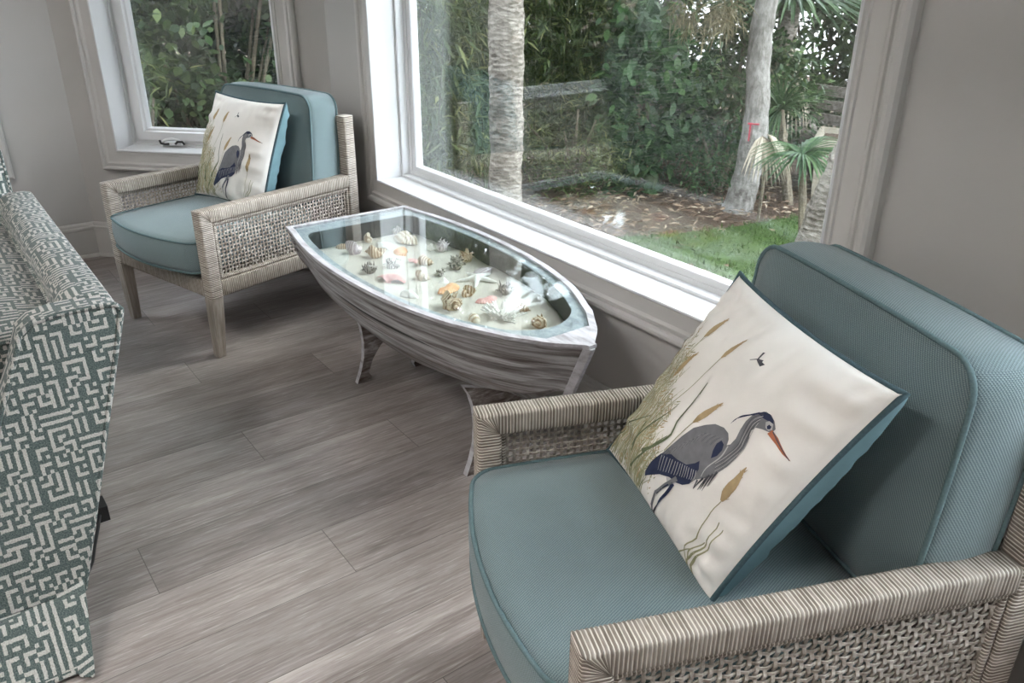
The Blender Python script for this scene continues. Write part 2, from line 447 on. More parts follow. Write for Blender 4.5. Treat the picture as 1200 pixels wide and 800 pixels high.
def frame_rings(mb, a, b, za, zb, prof, Mx, mat=0, sign=1):
    """mitred frame: prof = [(outward offset, y)], rings round the rectangle"""
    rings = []
    for (sx, sz) in ((-1, -1), (1, -1), (1, 1), (-1, 1)):
        ring = []
        for o, y in prof:
            o *= sign
            s = (a - o) if sx < 0 else (b + o); z = (za - o) if sz < 0 else (zb + o)
            ring.append(Mx @ Vector((s, y, z)))
        rings.append(ring)
    rings.append(rings[0])
    mb.loft(rings, closed=False, cap=False, mat=mat)

def window(name, A, d, nrm, op, face, depth, glass_y, sash, cas_w, wall_t, mull=None):
    a, b, za, zb = op
    A = Vector(A); d = Vector(d); nrm = Vector(nrm)
    root = empty(name, A + d*((a+b)/2) + Vector((0, 0, za))); root['kind'] = 'structure'
    Mx = Matrix(((d.x, nrm.x, 0, A.x), (d.y, nrm.y, 0, A.y), (0, 0, 1, 0), (0, 0, 0, 1)))
    w = cas_w; f = face
    c = MB()
    prof = [(.002, 0), (.002, f-.006), (.006, f-.0015), (.013, f-.0015), (.016, f+.004), (.055, f+.004), (.060, f+.001), (.064, f-.003),
            (.070, f-.003), (.074, f+.001), (.080, f+.001), (.084, f-.009), (.090, f-.012), (w-.014, f-.012), (w-.006, f-.007), (w, f+.004), (w, 0)]
    frame_rings(c, a, b, za, zb, prof, Mx)
    struct(c.build('window_casing', M['casing'], root, world=True))
    j = MB()
    frame_rings(j, a, b, za, zb, [(.002, wall_t), (.002, f-.006), (-.002, f-.008), (-.006, f-.006), (-.006, f+.004), (-.004, f+.006), (-.004, depth+.002), (-.004, wall_t)], Mx)
    struct(j.build('window_jamb', M['white'], root, world=True))
    s = MB()
    frame_rings(s, a, b, za, zb, sash, Mx, sign=-1)
    struct(s.build('sash', M['white'], root, world=True))
    off = sash[-1][0]
    g = MB()
    g.box((a+off-.008, glass_y, za+off-.008), (b-off+.008, glass_y+.005, zb-off+.008), M=Mx)
    g.box((a+off-.008, glass_y+.016, za+off-.008), (b-off+.008, glass_y+.021, zb-off+.008), M=Mx)
    struct(g.build('pane', M['glass'], root, world=True))
    return root, Mx

# floor & ceiling (bay shape)
def slab(name, z0, z1, mat):
    poly = [(XW-.2, YR-.2), (XR+.2, YR-.2), (XR+.2, YC+.083), (XC2+.083, YW+.2), (XC-.083, YW+.2), (XW-.2, YC+.083)]
    mb = MB(); mb.prism([(x, y) for x, y in poly], z1-z0, M=Matrix.Translation((0, 0, z0))); return struct(mb.build(name, mat))
slab('floor', -.2, 0, M['floor']); slab('ceiling', ZC, ZC+.15, M['ceiling'])

FACE = -.025
# window wall
OP2 = (-3.314 - XC, -1.057 - XC, .576, 2.3)
framed_wall('wall_back', (XC, YW, 0), (1, 0, 0), (0, 1, 0), 0, XC2 - XC, .2, OP2, M['wall'])
w2, _ = window('window_2', (XC, YW, 0), (1, 0, 0), (0, 1, 0), OP2, FACE, .095, .151,
       [(0, .095), (.014, .095), (.016, .098), (.016, .132), (.030, .136), (.030, .140), (.050, .144), (.052, .150), (.052, .18)], .113, .2)
# angled wall
OP1 = (.24, 1.156, .582, 2.3)
framed_wall('wall_angled', (XW, YC, 0), (Q, Q, 0), (-Q, Q, 0), 0, (YW-YC)/Q, .2, OP1, M['wall'])
w1, Mx1 = window('window_1', (XW, YC, 0), (Q, Q, 0), (-Q, Q, 0), OP1, FACE, .115, .158,
       [(0, .115), (.012, .115), (.012, .135), (.030, .135), (.032, .120), (.072, .122), (.076, .135), (.085, .14), (.088, .157), (.088, .18)], .103, .2)
ck = MB()   # folding crank on the lower sash rail
ck.box((.42, .085, .596), (.535, .121, .612), M=Mx1)
ck.tube([Mx1 @ Vector((x, y, z)) for x, y, z in ((.43, .09, .612), (.45, .085, .624), (.485, .082, .630), (.52, .084, .624), (.53, .088, .614))], .0075, 8)
cr = struct(ck.build('crank_cover', M['white'], w1, world=True, bevel=.003)); 
ck = MB()
ck.tube([Mx1 @ Vector((x, y, z)) for x, y, z in ((.418, .080, .622), (.425, .078, .606), (.45, .076, .603), (.47, .076, .605))], .006, 8)
ck.tube([Mx1 @ Vector((x, y, z)) for x, y, z in ((.505, .078, .606), (.52, .077, .618), (.545, .078, .618), (.555, .079, .603))], .006, 8)
struct(ck.build('crank_handle', M['black'], w1, world=True, smooth=True))
# side wall with the window behind the recliner
OP3 = (-1.15 - YR, .288 - YR, .582, 2.3)
framed_wall('wall_left', (XW, YR, 0), (0, 1, 0), (-1, 0, 0), 0, YC - YR, .2, OP3, M['wall'])
SASHB = [(0, .095), (.014, .095), (.016, .132), (.05, .136), (.052, .15), (.052, .18)]
window('window_3', (XW, YR, 0), (0, 1, 0), (-1, 0, 0), OP3, FACE, .095, .151, SASHB, .113, .2)
# the rest of the room, behind and beside the camera
framed_wall('wall_rear', (XW, YR, 0), (1, 0, 0), (0, -1, 0), 0, XR - XW, .2, None, M['wall'])
framed_wall('wall_right', (XR, YR, 0), (0, 1, 0), (1, 0, 0), 0, YC - YR, .2, None, M['wall'])
LB = (YW-YC)/Q
OP6 = (LB - 1.156, LB - .24, .582, 2.3)
framed_wall('wall_angled_right', (XC2, YW, 0), (Q, -Q, 0), (Q, Q, 0), 0, LB, .2, OP6, M['wall'])
window('window_4', (XC2, YW, 0), (Q, -Q, 0), (Q, Q, 0), OP6, FACE, .095, .151, SASHB, .103, .2)

def baseboard(name, A, B, nin):
    A = Vector((*A, 0)); B = Vector((*B, 0)); n = Vector((*nin, 0))
    prof = [(0, 0), (.024, 0), (.024, .006), (.020, .016), (.014, .020), (.014, .150), (.019, .156), (.019, .166), (.013, .172), (.012, .182), (.006, .19), (0, .19)]
    mb = MB(); mb.loft([[P + n*o + Vector((0, 0, z)) for o, z in prof] for P in (A, B)])
    return struct(mb.build(name, M['casing']))
baseboard('baseboard_left', (XW, YR), (XW, YC+.006), (1, 0))
baseboard('baseboard_angled', (XW, YC), (XC, YW), (Q, -Q))
baseboard('baseboard_back', (XC-.006, YW), (XC2, YW), (0, -1))

# ------------------------------------------------------------------ armchair
AW, AD, AH, ZR, HB = .73, .80, .618, .263, .87
PT = .054; PITCH = .0072

def sq_profile(w, h, n=5, r=.008):
    """rounded rectangle, centred; list of (a, b)"""
    pts = []
    for cx, cy, a0 in ((w/2-r, h/2-r, 0), (-w/2+r, h/2-r, 90), (-w/2+r, -h/2+r, 180), (w/2-r, -h/2+r, 270)):
        for k in range(3): 
            a = R(a0 + 45*k); pts.append((cx + r*math.cos(a), cy + r*math.sin(a)))
    return pts

def wrapped_bar(mb, P0, P1, w, h, upv, clampf=None, pitch=PITCH, u0=0, cap=True):
    """bar wound with rattan from P0 to P1; section w (side) x h (up)"""
    P0 = Vector(P0); P1 = Vector(P1); t = (P1-P0); L = t.length; t.normalize()
    up = Vector(upv); sd = up.cross(t).normalized(); up = t.cross(sd)
    n = max(2, round(L/pitch)); sub = 4
    prof = sq_profile(w, h); N = len(prof); per = [0]
    for i in range(N): 
        a = prof[i]; b = prof[(i+1) % N]; per.append(per[-1] + math.hypot(a[0]-b[0], a[1]-b[1]))
    base = len(mb.v); vs = []; uvs = []
    rows = n*sub
    for i in range(rows+1):
        s = i/rows*L; ph = (i % sub)/sub
        dr = (0, .0011, .0014, .0011)[i % sub] - .0006
        for k in range(N+1):
            a, b = prof[k % N]; ln = math.hypot(a, b)
            p = P0 + t*s + sd*(a + (dr if a > 0 else -dr)*(abs(a) > w/2-.009)) + up*(b + (dr if b > 0 else -dr)*(abs(b) > h/2-.009))
            if clampf: p = clampf(p)
            vs.append(p); uvs.append((u0 + i/sub, per[k]))
    f = []
    for i in range(rows):
        for k in range(N):
            a = i*(N+1)+k; f.append((a, a+1, a+N+2, a+N+1))
    if cap:
        f.append(tuple(reversed(range(N)))); f.append(tuple(rows*(N+1)+k for k in range(N)))
    mb.add(vs, f, 0, uvs)

def cane_panel(mb, o, du, dv, lu, lv, pu=.0158, pv=.0150, wu=.0064, wv=.0052, th=.0028, amp=.0024):
    """woven panel spanned by du (length lu) and dv (length lv)"""
    o = Vector(o); du = Vector(du); dv = Vector(dv); nn = du.cross(dv).normalized()
    nu = round(lu/pu); nv = round(lv/pv); pu = lu/nu; pv = lv/nv
    def strand(start, along, side, length, npts, phase, width):
        rings = []
        for i in range(npts*2+1):
            s = i/(npts*2)*length
            hgt = amp*math.sin(PI*(i/2 + .0) + phase) if i % 2 else 0
            c = start + along*s + nn*(amp*math.cos(PI*i/2*1.0)*0 + hgt)
            rings.append([c + side*width/2 - nn*th/2, c + side*width/2 + nn*th/2, c - side*width/2 + nn*th/2, c - side*width/2 - nn*th/2])
        mb.loft(rings, cap=False)
    for i in range(nu):        # uprights, crossing nv rows; centres at odd half steps
        strand(o + du*pu*(i+.5), dv, du, lv, nv, PI if i % 2 else 0, wu)
    for j in range(nv):
        strand(o + dv*pv*(j+.5), du, dv, lu, nu, 0 if j % 2 else PI, wv)

def cushion(hx, hy, z0, z1, r=.05, crown=.02, belly=.012, front_bulge=0.0, n=12, rings=9):
    """boxed cushion: returns (body MB, piping MB). Lies flat, centred on x/y"""
    out = []; 
    for cx, cy, a0 in ((hx-r, hy-r, 0), (-hx+r, hy-r, 90), (-hx+r, -hy+r, 180), (hx-r, -hy+r, 270)):
        for k in range(7):
            a = R(a0 + 15*k); out.append((cx + r*math.cos(a), cy + r*math.sin(a)))
    # densify straight runs
    pts = []
    for i in range(len(out)):
        a = out[i]; b = out[(i+1) % len(out)]; L = math.hypot(b[0]-a[0], b[1]-a[1]); m = max(1, int(L/.03))
        for k in range(m): pts.append((a[0]+(b[0]-a[0])*k/m, a[1]+(b[1]-a[1])*k/m))
    def bow(p):     # slight outward bow of every side, more on the front
        x, y = p
        ox = .008*(1-(y/hy)**2) if abs(x) > hx*.5 else 0
        fy = (1-(x/hx)**2)
        y2 = y + (.006*fy if y > 0 else 0) - (front_bulge*fy*smoothstep(0, 1, (-y/hy))) 
        return (x + math.copysign(ox, x)*abs(x)/hx, y2)
    pts = [bow(p) for p in pts]; N = len(pts)
    b = MB(); R_ = []
    def ring(s, z): return [Vector((x*s, y*s, z)) for x, y in pts]
    rr = []
    for k in range(rings):                                  # bottom, centre outwards
        s = .04 + (k/(rings-1))**.8*.96; c = (1-s**2.4)*crown*.5
        rr.append(ring(s, z0 - c))
    for k in range(1, 6):                                   # side wall with a belly
        t = k/6; q = 1 + belly*math.sin(PI*t)/max(hx, hy)
        rr.append([Vector((x*q, y*q, z0 + (z1-z0)*t)) for x, y in pts])
    for k in reversed(range(rings)):
        s = .04 + (k/(rings-1))**.8*.96; c = (1-s**2.4)*crown
        rr.append(ring(s, z1 + c))
    b.loft(rr)
    p = MB()
    for z in (z0, z1): p.tube([Vector((x*1.004, y*1.004, z)) for x, y in pts], .0048, 8, closed=True)
    return b, p

def tilt(mb, Mx):
    mb.v = [tuple(Mx @ Vector(v)) for v in mb.v]; return mb

def make_chair(loc, rz, label, group):
    root = empty('armchair', loc, rz, label, 'armchair', group)
    hx = AW/2
    for s in (-1, 1):
        # arm: front post + top rail wound with rattan, mitred at the front corner
        mb = MB(); xc = s*(hx - PT/2)
        wrapped_bar(mb, (xc, PT/2, ZR), (xc, PT/2, AH), PT, PT, (0, 1, 0), lambda p: Vector((p.x, p.y, min(p.z, AH - max(0, p.y)*1.0))))
        wrapped_bar(mb, (xc, 0, AH-PT/2), (xc, AD-PT, AH-PT/2), PT, PT, (0, 0, 1), lambda p: Vector((p.x, max(p.y, AH - p.z), p.z)), u0=60)
        wrapped_bar(mb, (xc, PT, ZR+.034), (xc, AD-PT, ZR+.034), PT*.92, .068, (0, 0, 1), u0=200)
        arm = mb.build('arm_frame', M['wrap'], root, smooth=True, angle=60)
        mb = MB(); xp = s*(hx - .017)
        y0, y1, zb, zt = PT+.012, AD-PT-.012, ZR+.068+.008, AH-PT-.010
        cane_panel(mb, (xp, y0, zb), (0, 1, 0), (0, 0, 1), y1-y0, zt-zb)
        mb.build('woven_side_panel', M['cane'], arm)
        mb = MB()
        fr = sq_profile(.02, .014, r=.004)
        wrapped_bar(mb, (xp, PT, zt+.002), (xp, AD-PT, zt+.002), .02, .016, (0, 0, 1)); wrapped_bar(mb, (xp, PT, zb-.002), (xp, AD-PT, zb-.002), .02, .016, (0, 0, 1), u0=120)
        wrapped_bar(mb, (xp, y0-.004, zb), (xp, y0-.004, zt), .02, .016, (0, 1, 0), u0=250); wrapped_bar(mb, (xp, y1+.004, zb), (xp, y1+.004, zt), .02, .016, (0, 1, 0), u0=300)
        mb.build('panel_border', M['wrap'], arm, smooth=True, angle=60)
    mb = MB(); wrapped_bar(mb, (-hx+PT, PT*.5, ZR+.034), (hx-PT, PT*.5, ZR+.034), .046, .068, (0, 0, 1))
    mb.build('front_rail', M['wrap'], root, smooth=True, angle=60)
    mb = MB()       # back frame
    for s in (-1, 1): wrapped_bar(mb, (s*(hx-PT/2), AD-PT/2, ZR), (s*(hx-PT/2), AD-PT/2, HB), PT, PT, (0, 1, 0), u0=80*s+90)
    wrapped_bar(mb, (-hx+PT, AD-PT/2, HB-.027), (hx-PT, AD-PT/2, HB-.027), PT*.94, PT, (0, 0, 1), u0=300)
    wrapped_bar(mb, (-hx+PT, AD-PT/2, ZR+.034), (hx-PT, AD-PT/2, ZR+.034), PT*.94, .068, (0, 0, 1), u0=420)
    bf = mb.build('back_frame', M['wrap'], root, smooth=True, angle=60)
    mb = MB(); cane_panel(mb, (-hx+PT, AD-.022, ZR+.07), (1, 0, 0), (0, 0, 1), AW-2*PT, HB-PT-ZR-.07)
    mb.build('woven_back_panel', M['cane'], bf)
    mb = MB(); mb.box((-hx+PT, .03, ZR+.03), (hx-PT, AD-PT, ZR+.062)); mb.build('seat_deck', M['leg'], root)
    for s in (-1, 1):
        for back in (0, 1):
            mb = MB(); xo = s*hx; yo = AD if back else 0; sg = -1 if back else 1
            def corner(w, z, ins): 
                x0 = xo - s*ins; y0 = yo + sg*ins*(.2 if not back else -.6)
                return [Vector((x0, y0, z)), Vector((x0 - s*w, y0, z)), Vector((x0 - s*w, y0 + sg*w, z)), Vector((x0, y0 + sg*w, z))]
            mb.loft([corner(.052, ZR+.002, .001), corner(.047, ZR*.6, .010), corner(.036, 0, .026)])
            mb.build('leg', M['leg'], root, bevel=.003)
    # cushions
    b, p = cushion(.306, .296, .362, .484, r=.045, crown=.028, belly=.006, front_bulge=.052)
    T = Matrix.Translation((0, .287, 0)); tilt(b, T); tilt(p, T)
    seat = b.build('seat_cushion', M['teal'], root, smooth=True, boxuv=True)
    p.build('cushion_piping', M['piping'], seat, smooth=True)
    b, p = cushion(.303, .235, -.072, .072, r=.055, crown=.034)
    # stand it up: local y -> z, local z -> -y, lean back 4 degrees
    T = Matrix.Translation((0, .672, .722)) @ Matrix.Rotation(R(86), 4, 'X')
    T = Matrix.Translation((0, .672, .722)) @ Matrix.Rotation(R(-4), 4, 'X') @ Matrix(((1,0,0,0),(0,0,-1,0),(0,1,0,0),(0,0,0,1)))
    tilt(b, T); tilt(p, T)
    back = b.build('back_cushion', M['teal'], root, smooth=True, boxuv=True)
    p.build('cushion_piping', M['piping'], back, smooth=True)
    return root

def copy_tree(o, parent=None):
    c = o.copy(); COL.objects.link(c)
    if parent is not None: c.parent = parent
    for ch in [x for x in bpy.data.objects if x.parent == o]: copy_tree(ch, c)
    return c

GA = 'matching rattan armchairs with teal cushions'
LCH = (-3.462, .721, R(16.17)); RCH = (-.965, .718, R(-21.67))
chairR = make_chair((RCH[0], RCH[1], 0), RCH[2], 'rattan armchair with teal cushions nearest the viewer, in front of the big window', GA)
chairL = copy_tree(chairR)
chairL.location = (LCH[0], LCH[1], 0); chairL.rotation_euler = (0, 0, LCH[2])
tag(chairL, 'rattan armchair with teal cushions in the far corner, behind the boat table')

# ------------------------------------------------------------------ heron pillows
PC = [(-.306, .297, .494), (.195, .296, .492), (-.186, .50, .943), (.301, .50, .934)]
PIN, TF, TB = .034, .082, .115
def pil_base(C, u, v):
    BL, BR, TL, TR = C
    uu = .5 + (u-.5)*(1 - PIN*2*max(0, math.sin(PI*v))**.6); vv = .5 + (v-.5)*(1 - PIN*2*max(0, math.sin(PI*u))**.6)
    return BL*(1-uu)*(1-vv) + BR*uu*(1-vv) + TL*(1-uu)*vv + TR*uu*vv
def pil_h(u, v, e=.50):
    a = max(0, 1-(2*u-1)**2); b = max(0, 1-(2*v-1)**2)
    return (a*b)**e
_Mr = Matrix.Translation((RCH[0], RCH[1], 0)) @ Matrix.Rotation(RCH[2], 4, 'Z')
_C = [Vector(c) for c in PC]; _n = (_C[1]-_C[0]).cross(_C[2]-_C[0]).normalized()
_G = []
for _j in range(101):
    for _i in range(101):
        _p = _Mr @ (pil_base(_C, _i/100, _j/100) + _n*TF*pil_h(_i/100, _j/100)); _q = _p - Vector((0, 0, H)); _z = _q.dot(fw)
        _G.append((600 + Fp*_q.dot(r2)/_z, 400 + Fp*_q.dot(d2)/_z))
_G = np.array(_G)
def tr(pts, ox, oy, s):
    # the design was measured on the photo; here it is turned into positions on the cloth
    r = []
    for x, y in pts:
        d = np.hypot(_G[:, 0]-ox-x/s, _G[:, 1]-oy-y/s); k = np.argsort(d)[:6]; w = 1/(d[k]+.05)**2; w /= w.sum()
        r.append((float((w*(k % 101)).sum()/100), float((w*(k//101)).sum()/100)))
    return r
A1 = lambda pts: tr(pts, 740, 460, 4.445)
A2 = lambda pts: tr(pts, 700, 350, 4.445)
A3 = lambda pts: tr(pts, 760, 540, 4.57)
EM = {k: plain('thread_' + k, c, .7, .3, .12, 60, .1) for k, c in dict(grey=(.175, .175, .185), navy=(.022, .03, .07), orange=(.42, .14, .07), lightgrey=(.46, .45, .44),
      straw=(.42, .31, .17), olive=(.33, .32, .19), green=(.13, .155, .085), pale=(.52, .50, .37), darkgrey=(.075, .075, .085), midgrey=(.26, .26, .265)).items()}
ECOL = list(EM)

def make_pillow(loc, rz, corners, label, seed):
    BL, BR, TL, TR = [Vector(c) for c in corners]
    nrm = (BR-BL).cross(TL-BL).normalized()               # faces the sitter (-y)
    root = empty('throw_pillow', loc, rz, label, 'pillow', 'heron pillows on the armchairs')
    def base(u, v): return pil_base((BL, BR, TL, TR), u, v)
    hgt = pil_h
    def wr(u, v, sgn):
        e = min(u, 1-u, v, 1-v); k = smoothstep(0, .06, e)
        w = mnoise.noise(Vector((u*5+seed, v*5, sgn*3)))*.007
        du = min(u, 1-u); dv = min(v, 1-v)                      # gathers running in from the seams
        w += (mnoise.noise(Vector((u*16+seed, v*3.0, sgn)))*(1-smoothstep(.05, .30, dv)) + mnoise.noise(Vector((u*3.0, v*16+seed, sgn)))*(1-smoothstep(.05, .30, du)))*.012
        return w*k
    def front(u, v, off=0.0):
        return base(u, v) + nrm*(TF*hgt(u, v) + wr(u, v, 1) + off)
    def sheet(name, mat, sgn):
        mb = MB(); N = 56; vs = []
        for j in range(N+1):
            for i in range(N+1):
                u = .5 - .5*math.cos(PI*i/N); v = .5 - .5*math.cos(PI*j/N)
                u = .5*u + .5*i/N; v = .5*v + .5*j/N
                vs.append(front(u, v) if sgn > 0 else base(u, v) - nrm*(TB*hgt(u, v, .32) - wr(u, v, -1)))
        f = [(j*(N+1)+i, j*(N+1)+i+1, (j+1)*(N+1)+i+1, (j+1)*(N+1)+i) for j in range(N) for i in range(N)]
        mb.add(vs, f); return mb.build(name, mat, root, smooth=True)
    cover = sheet('front_cover', M['pillow_front'], 1); bk = sheet('back_cover', M['pillow_back'], -1); bk['label'] = 'slate blue back of the pillow'
    mb = MB(); pts = []
    for k in range(40): pts.append(base(k/40, 0))
    for k in range(40): pts.append(base(1, k/40))
    for k in range(40): pts.append(base(1-k/40, 1))
    for k in range(40): pts.append(base(0, 1-k/40))
    mb.tube(pts, .0052, 8, closed=True); mb.build('pillow_piping', M['pillow_piping'], root, smooth=True)
    # embroidery ------------------------------------------------
    def poly(mb, pts, col, off):
        bm = bmesh.new(); fs = bm.faces.new([bm.verts.new((x, y, 0)) for x, y in pts])
        bmesh.ops.triangulate(bm, faces=[fs])
        for _ in range(4):
            es = [e for e in bm.edges if e.calc_length() > .03]
            if not es: break
            bmesh.ops.subdivide_edges(bm, edges=es, cuts=1)
            bmesh.ops.triangulate(bm, faces=bm.faces[:])
        bm.verts.index_update()
        mb.add([front(min(.995, max(.005, v.co.x)), min(.995, max(.005, v.co.y)), off) for v in bm.verts], [tuple(v.index for v in f.verts) for f in bm.faces], ECOL.index(col)); bm.free()
    def stroke(mb, pts, w0, w1, col, off, n=16):
        P = [Vector((x, y)) for x, y in pts]; seg = [0]
        for a, b in zip(P, P[1:]): seg.append(seg[-1] + (b-a).length)
        def at(s):
            for i in range(len(P)-1):
                if s <= seg[i+1] or i == len(P)-2:
                    # catmull-rom
                    t = (s-seg[i])/max(1e-9, seg[i+1]-seg[i]); p0 = P[max(0, i-1)]; p1 = P[i]; p2 = P[i+1]; p3 = P[min(len(P)-1, i+2)]
                    return .5*((2*p1) + (p2-p0)*t + (2*p0-5*p1+4*p2-p3)*t*t + (3*p1-p0-3*p2+p3)*t**3)
        vs = []
        for i in range(n+1):
            s = seg[-1]*i/n; p = at(s); d = at(min(seg[-1], s+1e-3)) - at(max(0, s-1e-3)); d.normalize(); q = Vector((-d.y, d.x))
            w = w0 + (w1-w0)*i/n
            for sg in (-1, 1):
                c = p + q*sg*w/2; vs.append(front(min(.995, max(.005, c.x)), min(.995, max(.005, c.y)), off))
        mb.add(vs, [(2*i, 2*i+1, 2*i+3, 2*i+2) for i in range(n)], ECOL.index(col))
    def seed_head(mb, a, b, col='straw', wd=.016):
        a = Vector(a); b = Vector(b); d = b-a; q = Vector((-d.y, d.x)).normalized()
        poly(mb, [tuple(a + d*t + q*wd*k*sg) for sg, seq in ((1, ((0, .25), (.2, .9), (.45, 1), (.75, .6), (1, .1))), (-1, ((1, .1), (.75, .5), (.45, .9), (.2, .8), (0, .25)))) for t, k in seq], col, .0010)
        for k in range(9):
            t = .08 + k*.1; c = a + d*t; sg = 1 if k % 2 else -1
            stroke(mb, [tuple(c + q*wd*.3*sg), tuple(c + d*.10 + q*wd*1.15*sg*(1-t*.6))], .005, .001, col, .0012, 3)
    rg = random.Random(11)
    reeds = MB()
    for k in range(190):
        u0 = .01 + .40*rg.random()**1.15; v0 = rg.uniform(.01, .12); hh = rg.uniform(.34, .72)*(1 - .66*max(0, u0-.12)/.29); ln = rg.uniform(-.01, .11)
        pts = [(u0, v0), (u0+ln*.2+rg.uniform(-.01, .01), v0+hh*.35), (u0+ln*.5+rg.uniform(-.012, .012), v0+hh*.7), (u0+ln, v0+hh)]
        stroke(reeds, pts, rg.uniform(.005, .011), .002, rg.choice(['pale', 'pale', 'olive', 'olive', 'straw', 'pale', 'olive']), .0004 + k*2e-6)
        if k % 2 == 0:
            x, y = pts[-1]
            for q in range(6): stroke(reeds, [(x + rg.uniform(-.012, .012), y - .015*q), (x + rg.uniform(-.028, .028), y - .015*q + .016)], .007, .003, rg.choice(['pale', 'olive', 'straw']), .0007, 3)
    for a, b in ((A2([(565, 200)])[0], A2([(680, 98)])[0]), (A2([(650, 310)])[0], A2([(778, 208)])[0]), (A2([(400, 295)])[0], A2([(500, 172)])[0]), (A2([(390, 405)])[0], A2([(535, 280)])[0]), (A2([(505, 645)])[0], A2([(660, 542)])[0])):
        seed_head(reeds, a, b)
    for p in ([(565, 200), (500, 270), (340, 430), (180, 610)], [(650, 310), (580, 378), (440, 500), (230, 680)], [(400, 295), (300, 420)], [(390, 405), (230, 570), (120, 700)], [(505, 645), (420, 720), (350, 790)]):
        stroke(reeds, A2(p), .004, .005, 'olive', .0009)
    for p, w in (([(585, 440), (490, 560), (425, 640), (385, 712), (300, 765), (240, 790)], .011), ([(430, 545), (375, 588), (280, 650), (180, 760)], .009), ([(260, 635), (205, 735), (180, 790)], .009),
              ([(275, 605), (180, 650), (100, 705)], .010), ([(585, 440), (540, 500)], .004)):
        stroke(reeds, A2(p), .003, w*1.5, 'green', .0011)
    for p, w in (([(190, 225), (120, 270), (50, 330), (0, 380)], .014), ([(75, 150), (40, 220), (5, 285)], .01), ([(60, 430), (40, 500), (15, 560)], .006)):
        stroke(reeds, A1(p), .003, w, 'green', .0011)
    seed_head(reeds, A3([(385, 215)])[0], A3([(540, 40)])[0], 'straw', .019)
    for p, w, c in (([(385, 215), (310, 310), (255, 410), (200, 470), (150, 610)], .006, 'olive'), ([(380, 330), (300, 440), (200, 560), (165, 640)], .010, 'olive'), ([(395, 370), (330, 450), (230, 540), (180, 645)], .011, 'olive'),
                    ([(290, 435), (220, 490), (150, 610)], .007, 'olive'), ([(240, 470), (170, 495), (140, 540), (122, 585)], .008, 'olive'), ([(218, 590), (180, 650)], .008, 'green')):
        stroke(reeds, A3(p), .003, w, c, .0009)
    reeds.build('embroidered_reeds', [EM[c] for c in ECOL], cover)
    h = MB()
    poly(h, A1([(62,432),(65,405),(110,360),(165,315),(215,272),(270,225),(330,185),(390,167),(440,165),(480,180),(500,210),(503,245),(495,275),(515,270),(540,240),(560,190),(590,145),(630,115),(670,105),(700,100),(730,120),(745,150),(748,190),(735,205),(712,203),(680,190),(645,183),(618,200),(608,250),(590,290),(550,345),(500,385),(450,420),(400,445),(340,455),(300,475),(260,478),(225,465),(200,440),(150,425),(100,425)]), 'grey', .0012)
    poly(h, A1([(62,432),(65,405),(110,360),(160,318),(210,322),(235,345),(290,375),(340,370),(365,360),(360,400),(330,440),(300,472),(260,478),(225,465),(200,440),(150,425),(100,425)]), 'navy', .0016)
    poly(h, A1([(430,300),(445,265),(470,250),(482,270),(475,300),(450,330),(420,345)]), 'navy', .0016)
    poly(h, A1([(655,106),(690,97),(725,112),(744,145),(742,168),(715,150),(690,135)]), 'navy', .0016)
    poly(h, A1([(735,195),(765,235),(800,295),(842,365),(800,325),(760,275),(710,215)]), 'orange', .0015)
    poly(h, A1([(700,155),(720,150),(738,165),(735,195),(712,200),(698,180)]), 'lightgrey', .0018)
    poly(h, A1([(704,175),(720,168),(732,180),(722,192),(708,188)]), 'navy', .0021)
    stroke(h, A1([(738,205),(790,295),(838,362)]), .004, .002, 'darkgrey', .0021)
    for p, w in (([(665,104),(600,116),(545,135),(515,157)], .008), ([(640,112),(570,122),(525,152)], .006)): stroke(h, A1(p), w, .001, 'navy', .0016)
    for p in ([(430,425),(370,512)], [(405,440),(345,505)], [(380,446),(320,500)], [(350,455),(318,502)], [(450,415),(400,490)], [(415,432),(362,505)]): stroke(h, A1(p), .009, .001, 'darkgrey', .0014, 6)
    for k in range(15):     # pale quill lines on the flight feathers
        x = 165 + k*13; y = 325 + k*6.0
        stroke(h, A1([(x, y), (x-12, y+38), (x-22, y+78 - k*2)]), .0035, .0022, 'lightgrey', .0020, 5)
    for k in range(26):     # fine feather strokes on back and neck
        x = 200 + k*11; y = 300 - 5.0*k + (0 if k < 18 else (k-18)*9)
        stroke(h, A1([(x, y), (x-22, y+14), (x-48, y+40)]), .0016, .001, 'midgrey' if k % 2 else 'darkgrey', .0019, 5)
    for k in range(6): stroke(h, A1([(690-6*k, 112+9*k), (625+3*k, 135+10*k), (575+6*k, 215+8*k), (540+5*k, 290+6*k), (440, 360+10*k)]), .0025, .0015, 'lightgrey' if k % 2 else 'darkgrey', .0019)
    stroke(h, A1([(505,280),(470,330),(400,395),(370,440)]), .006, .003, 'lightgrey', .0020)
    for p, w, c in (([(235,445),(185,478),(128,515)], .022, 'grey'), ([(128,512),(116,560),(124,640),(120,745)], .011, 'grey'), ([(215,472),(180,530),(130,590)], .016, 'navy'), ([(130,588),(104,655),(97,715)], .010, 'darkgrey'), ([(195,478),(128,525)], .006, 'navy'), ([(92,662),(118,660)], .010, 'navy')):
        stroke(h, A1(p), w, w*.55, c, .0017, 8)
    poly(h, A1([(185,440),(245,440),(225,470),(190,475)]), 'lightgrey', .0014)
    h.build('embroidered_heron', [EM[c] for c in ECOL], cover)
    d = MB()
    for p, w in (([(808,322),(850,320)], .005), ([(850,320),(862,350)], .016), ([(850,322),(880,285)], .010), ([(848,320),(868,330)], .010)): stroke(d, A2(p), w*.5, w, 'darkgrey', .0015, 4)
    d.build('embroidered_dragonfly', [EM[c] for c in ECOL], cover)
    return root

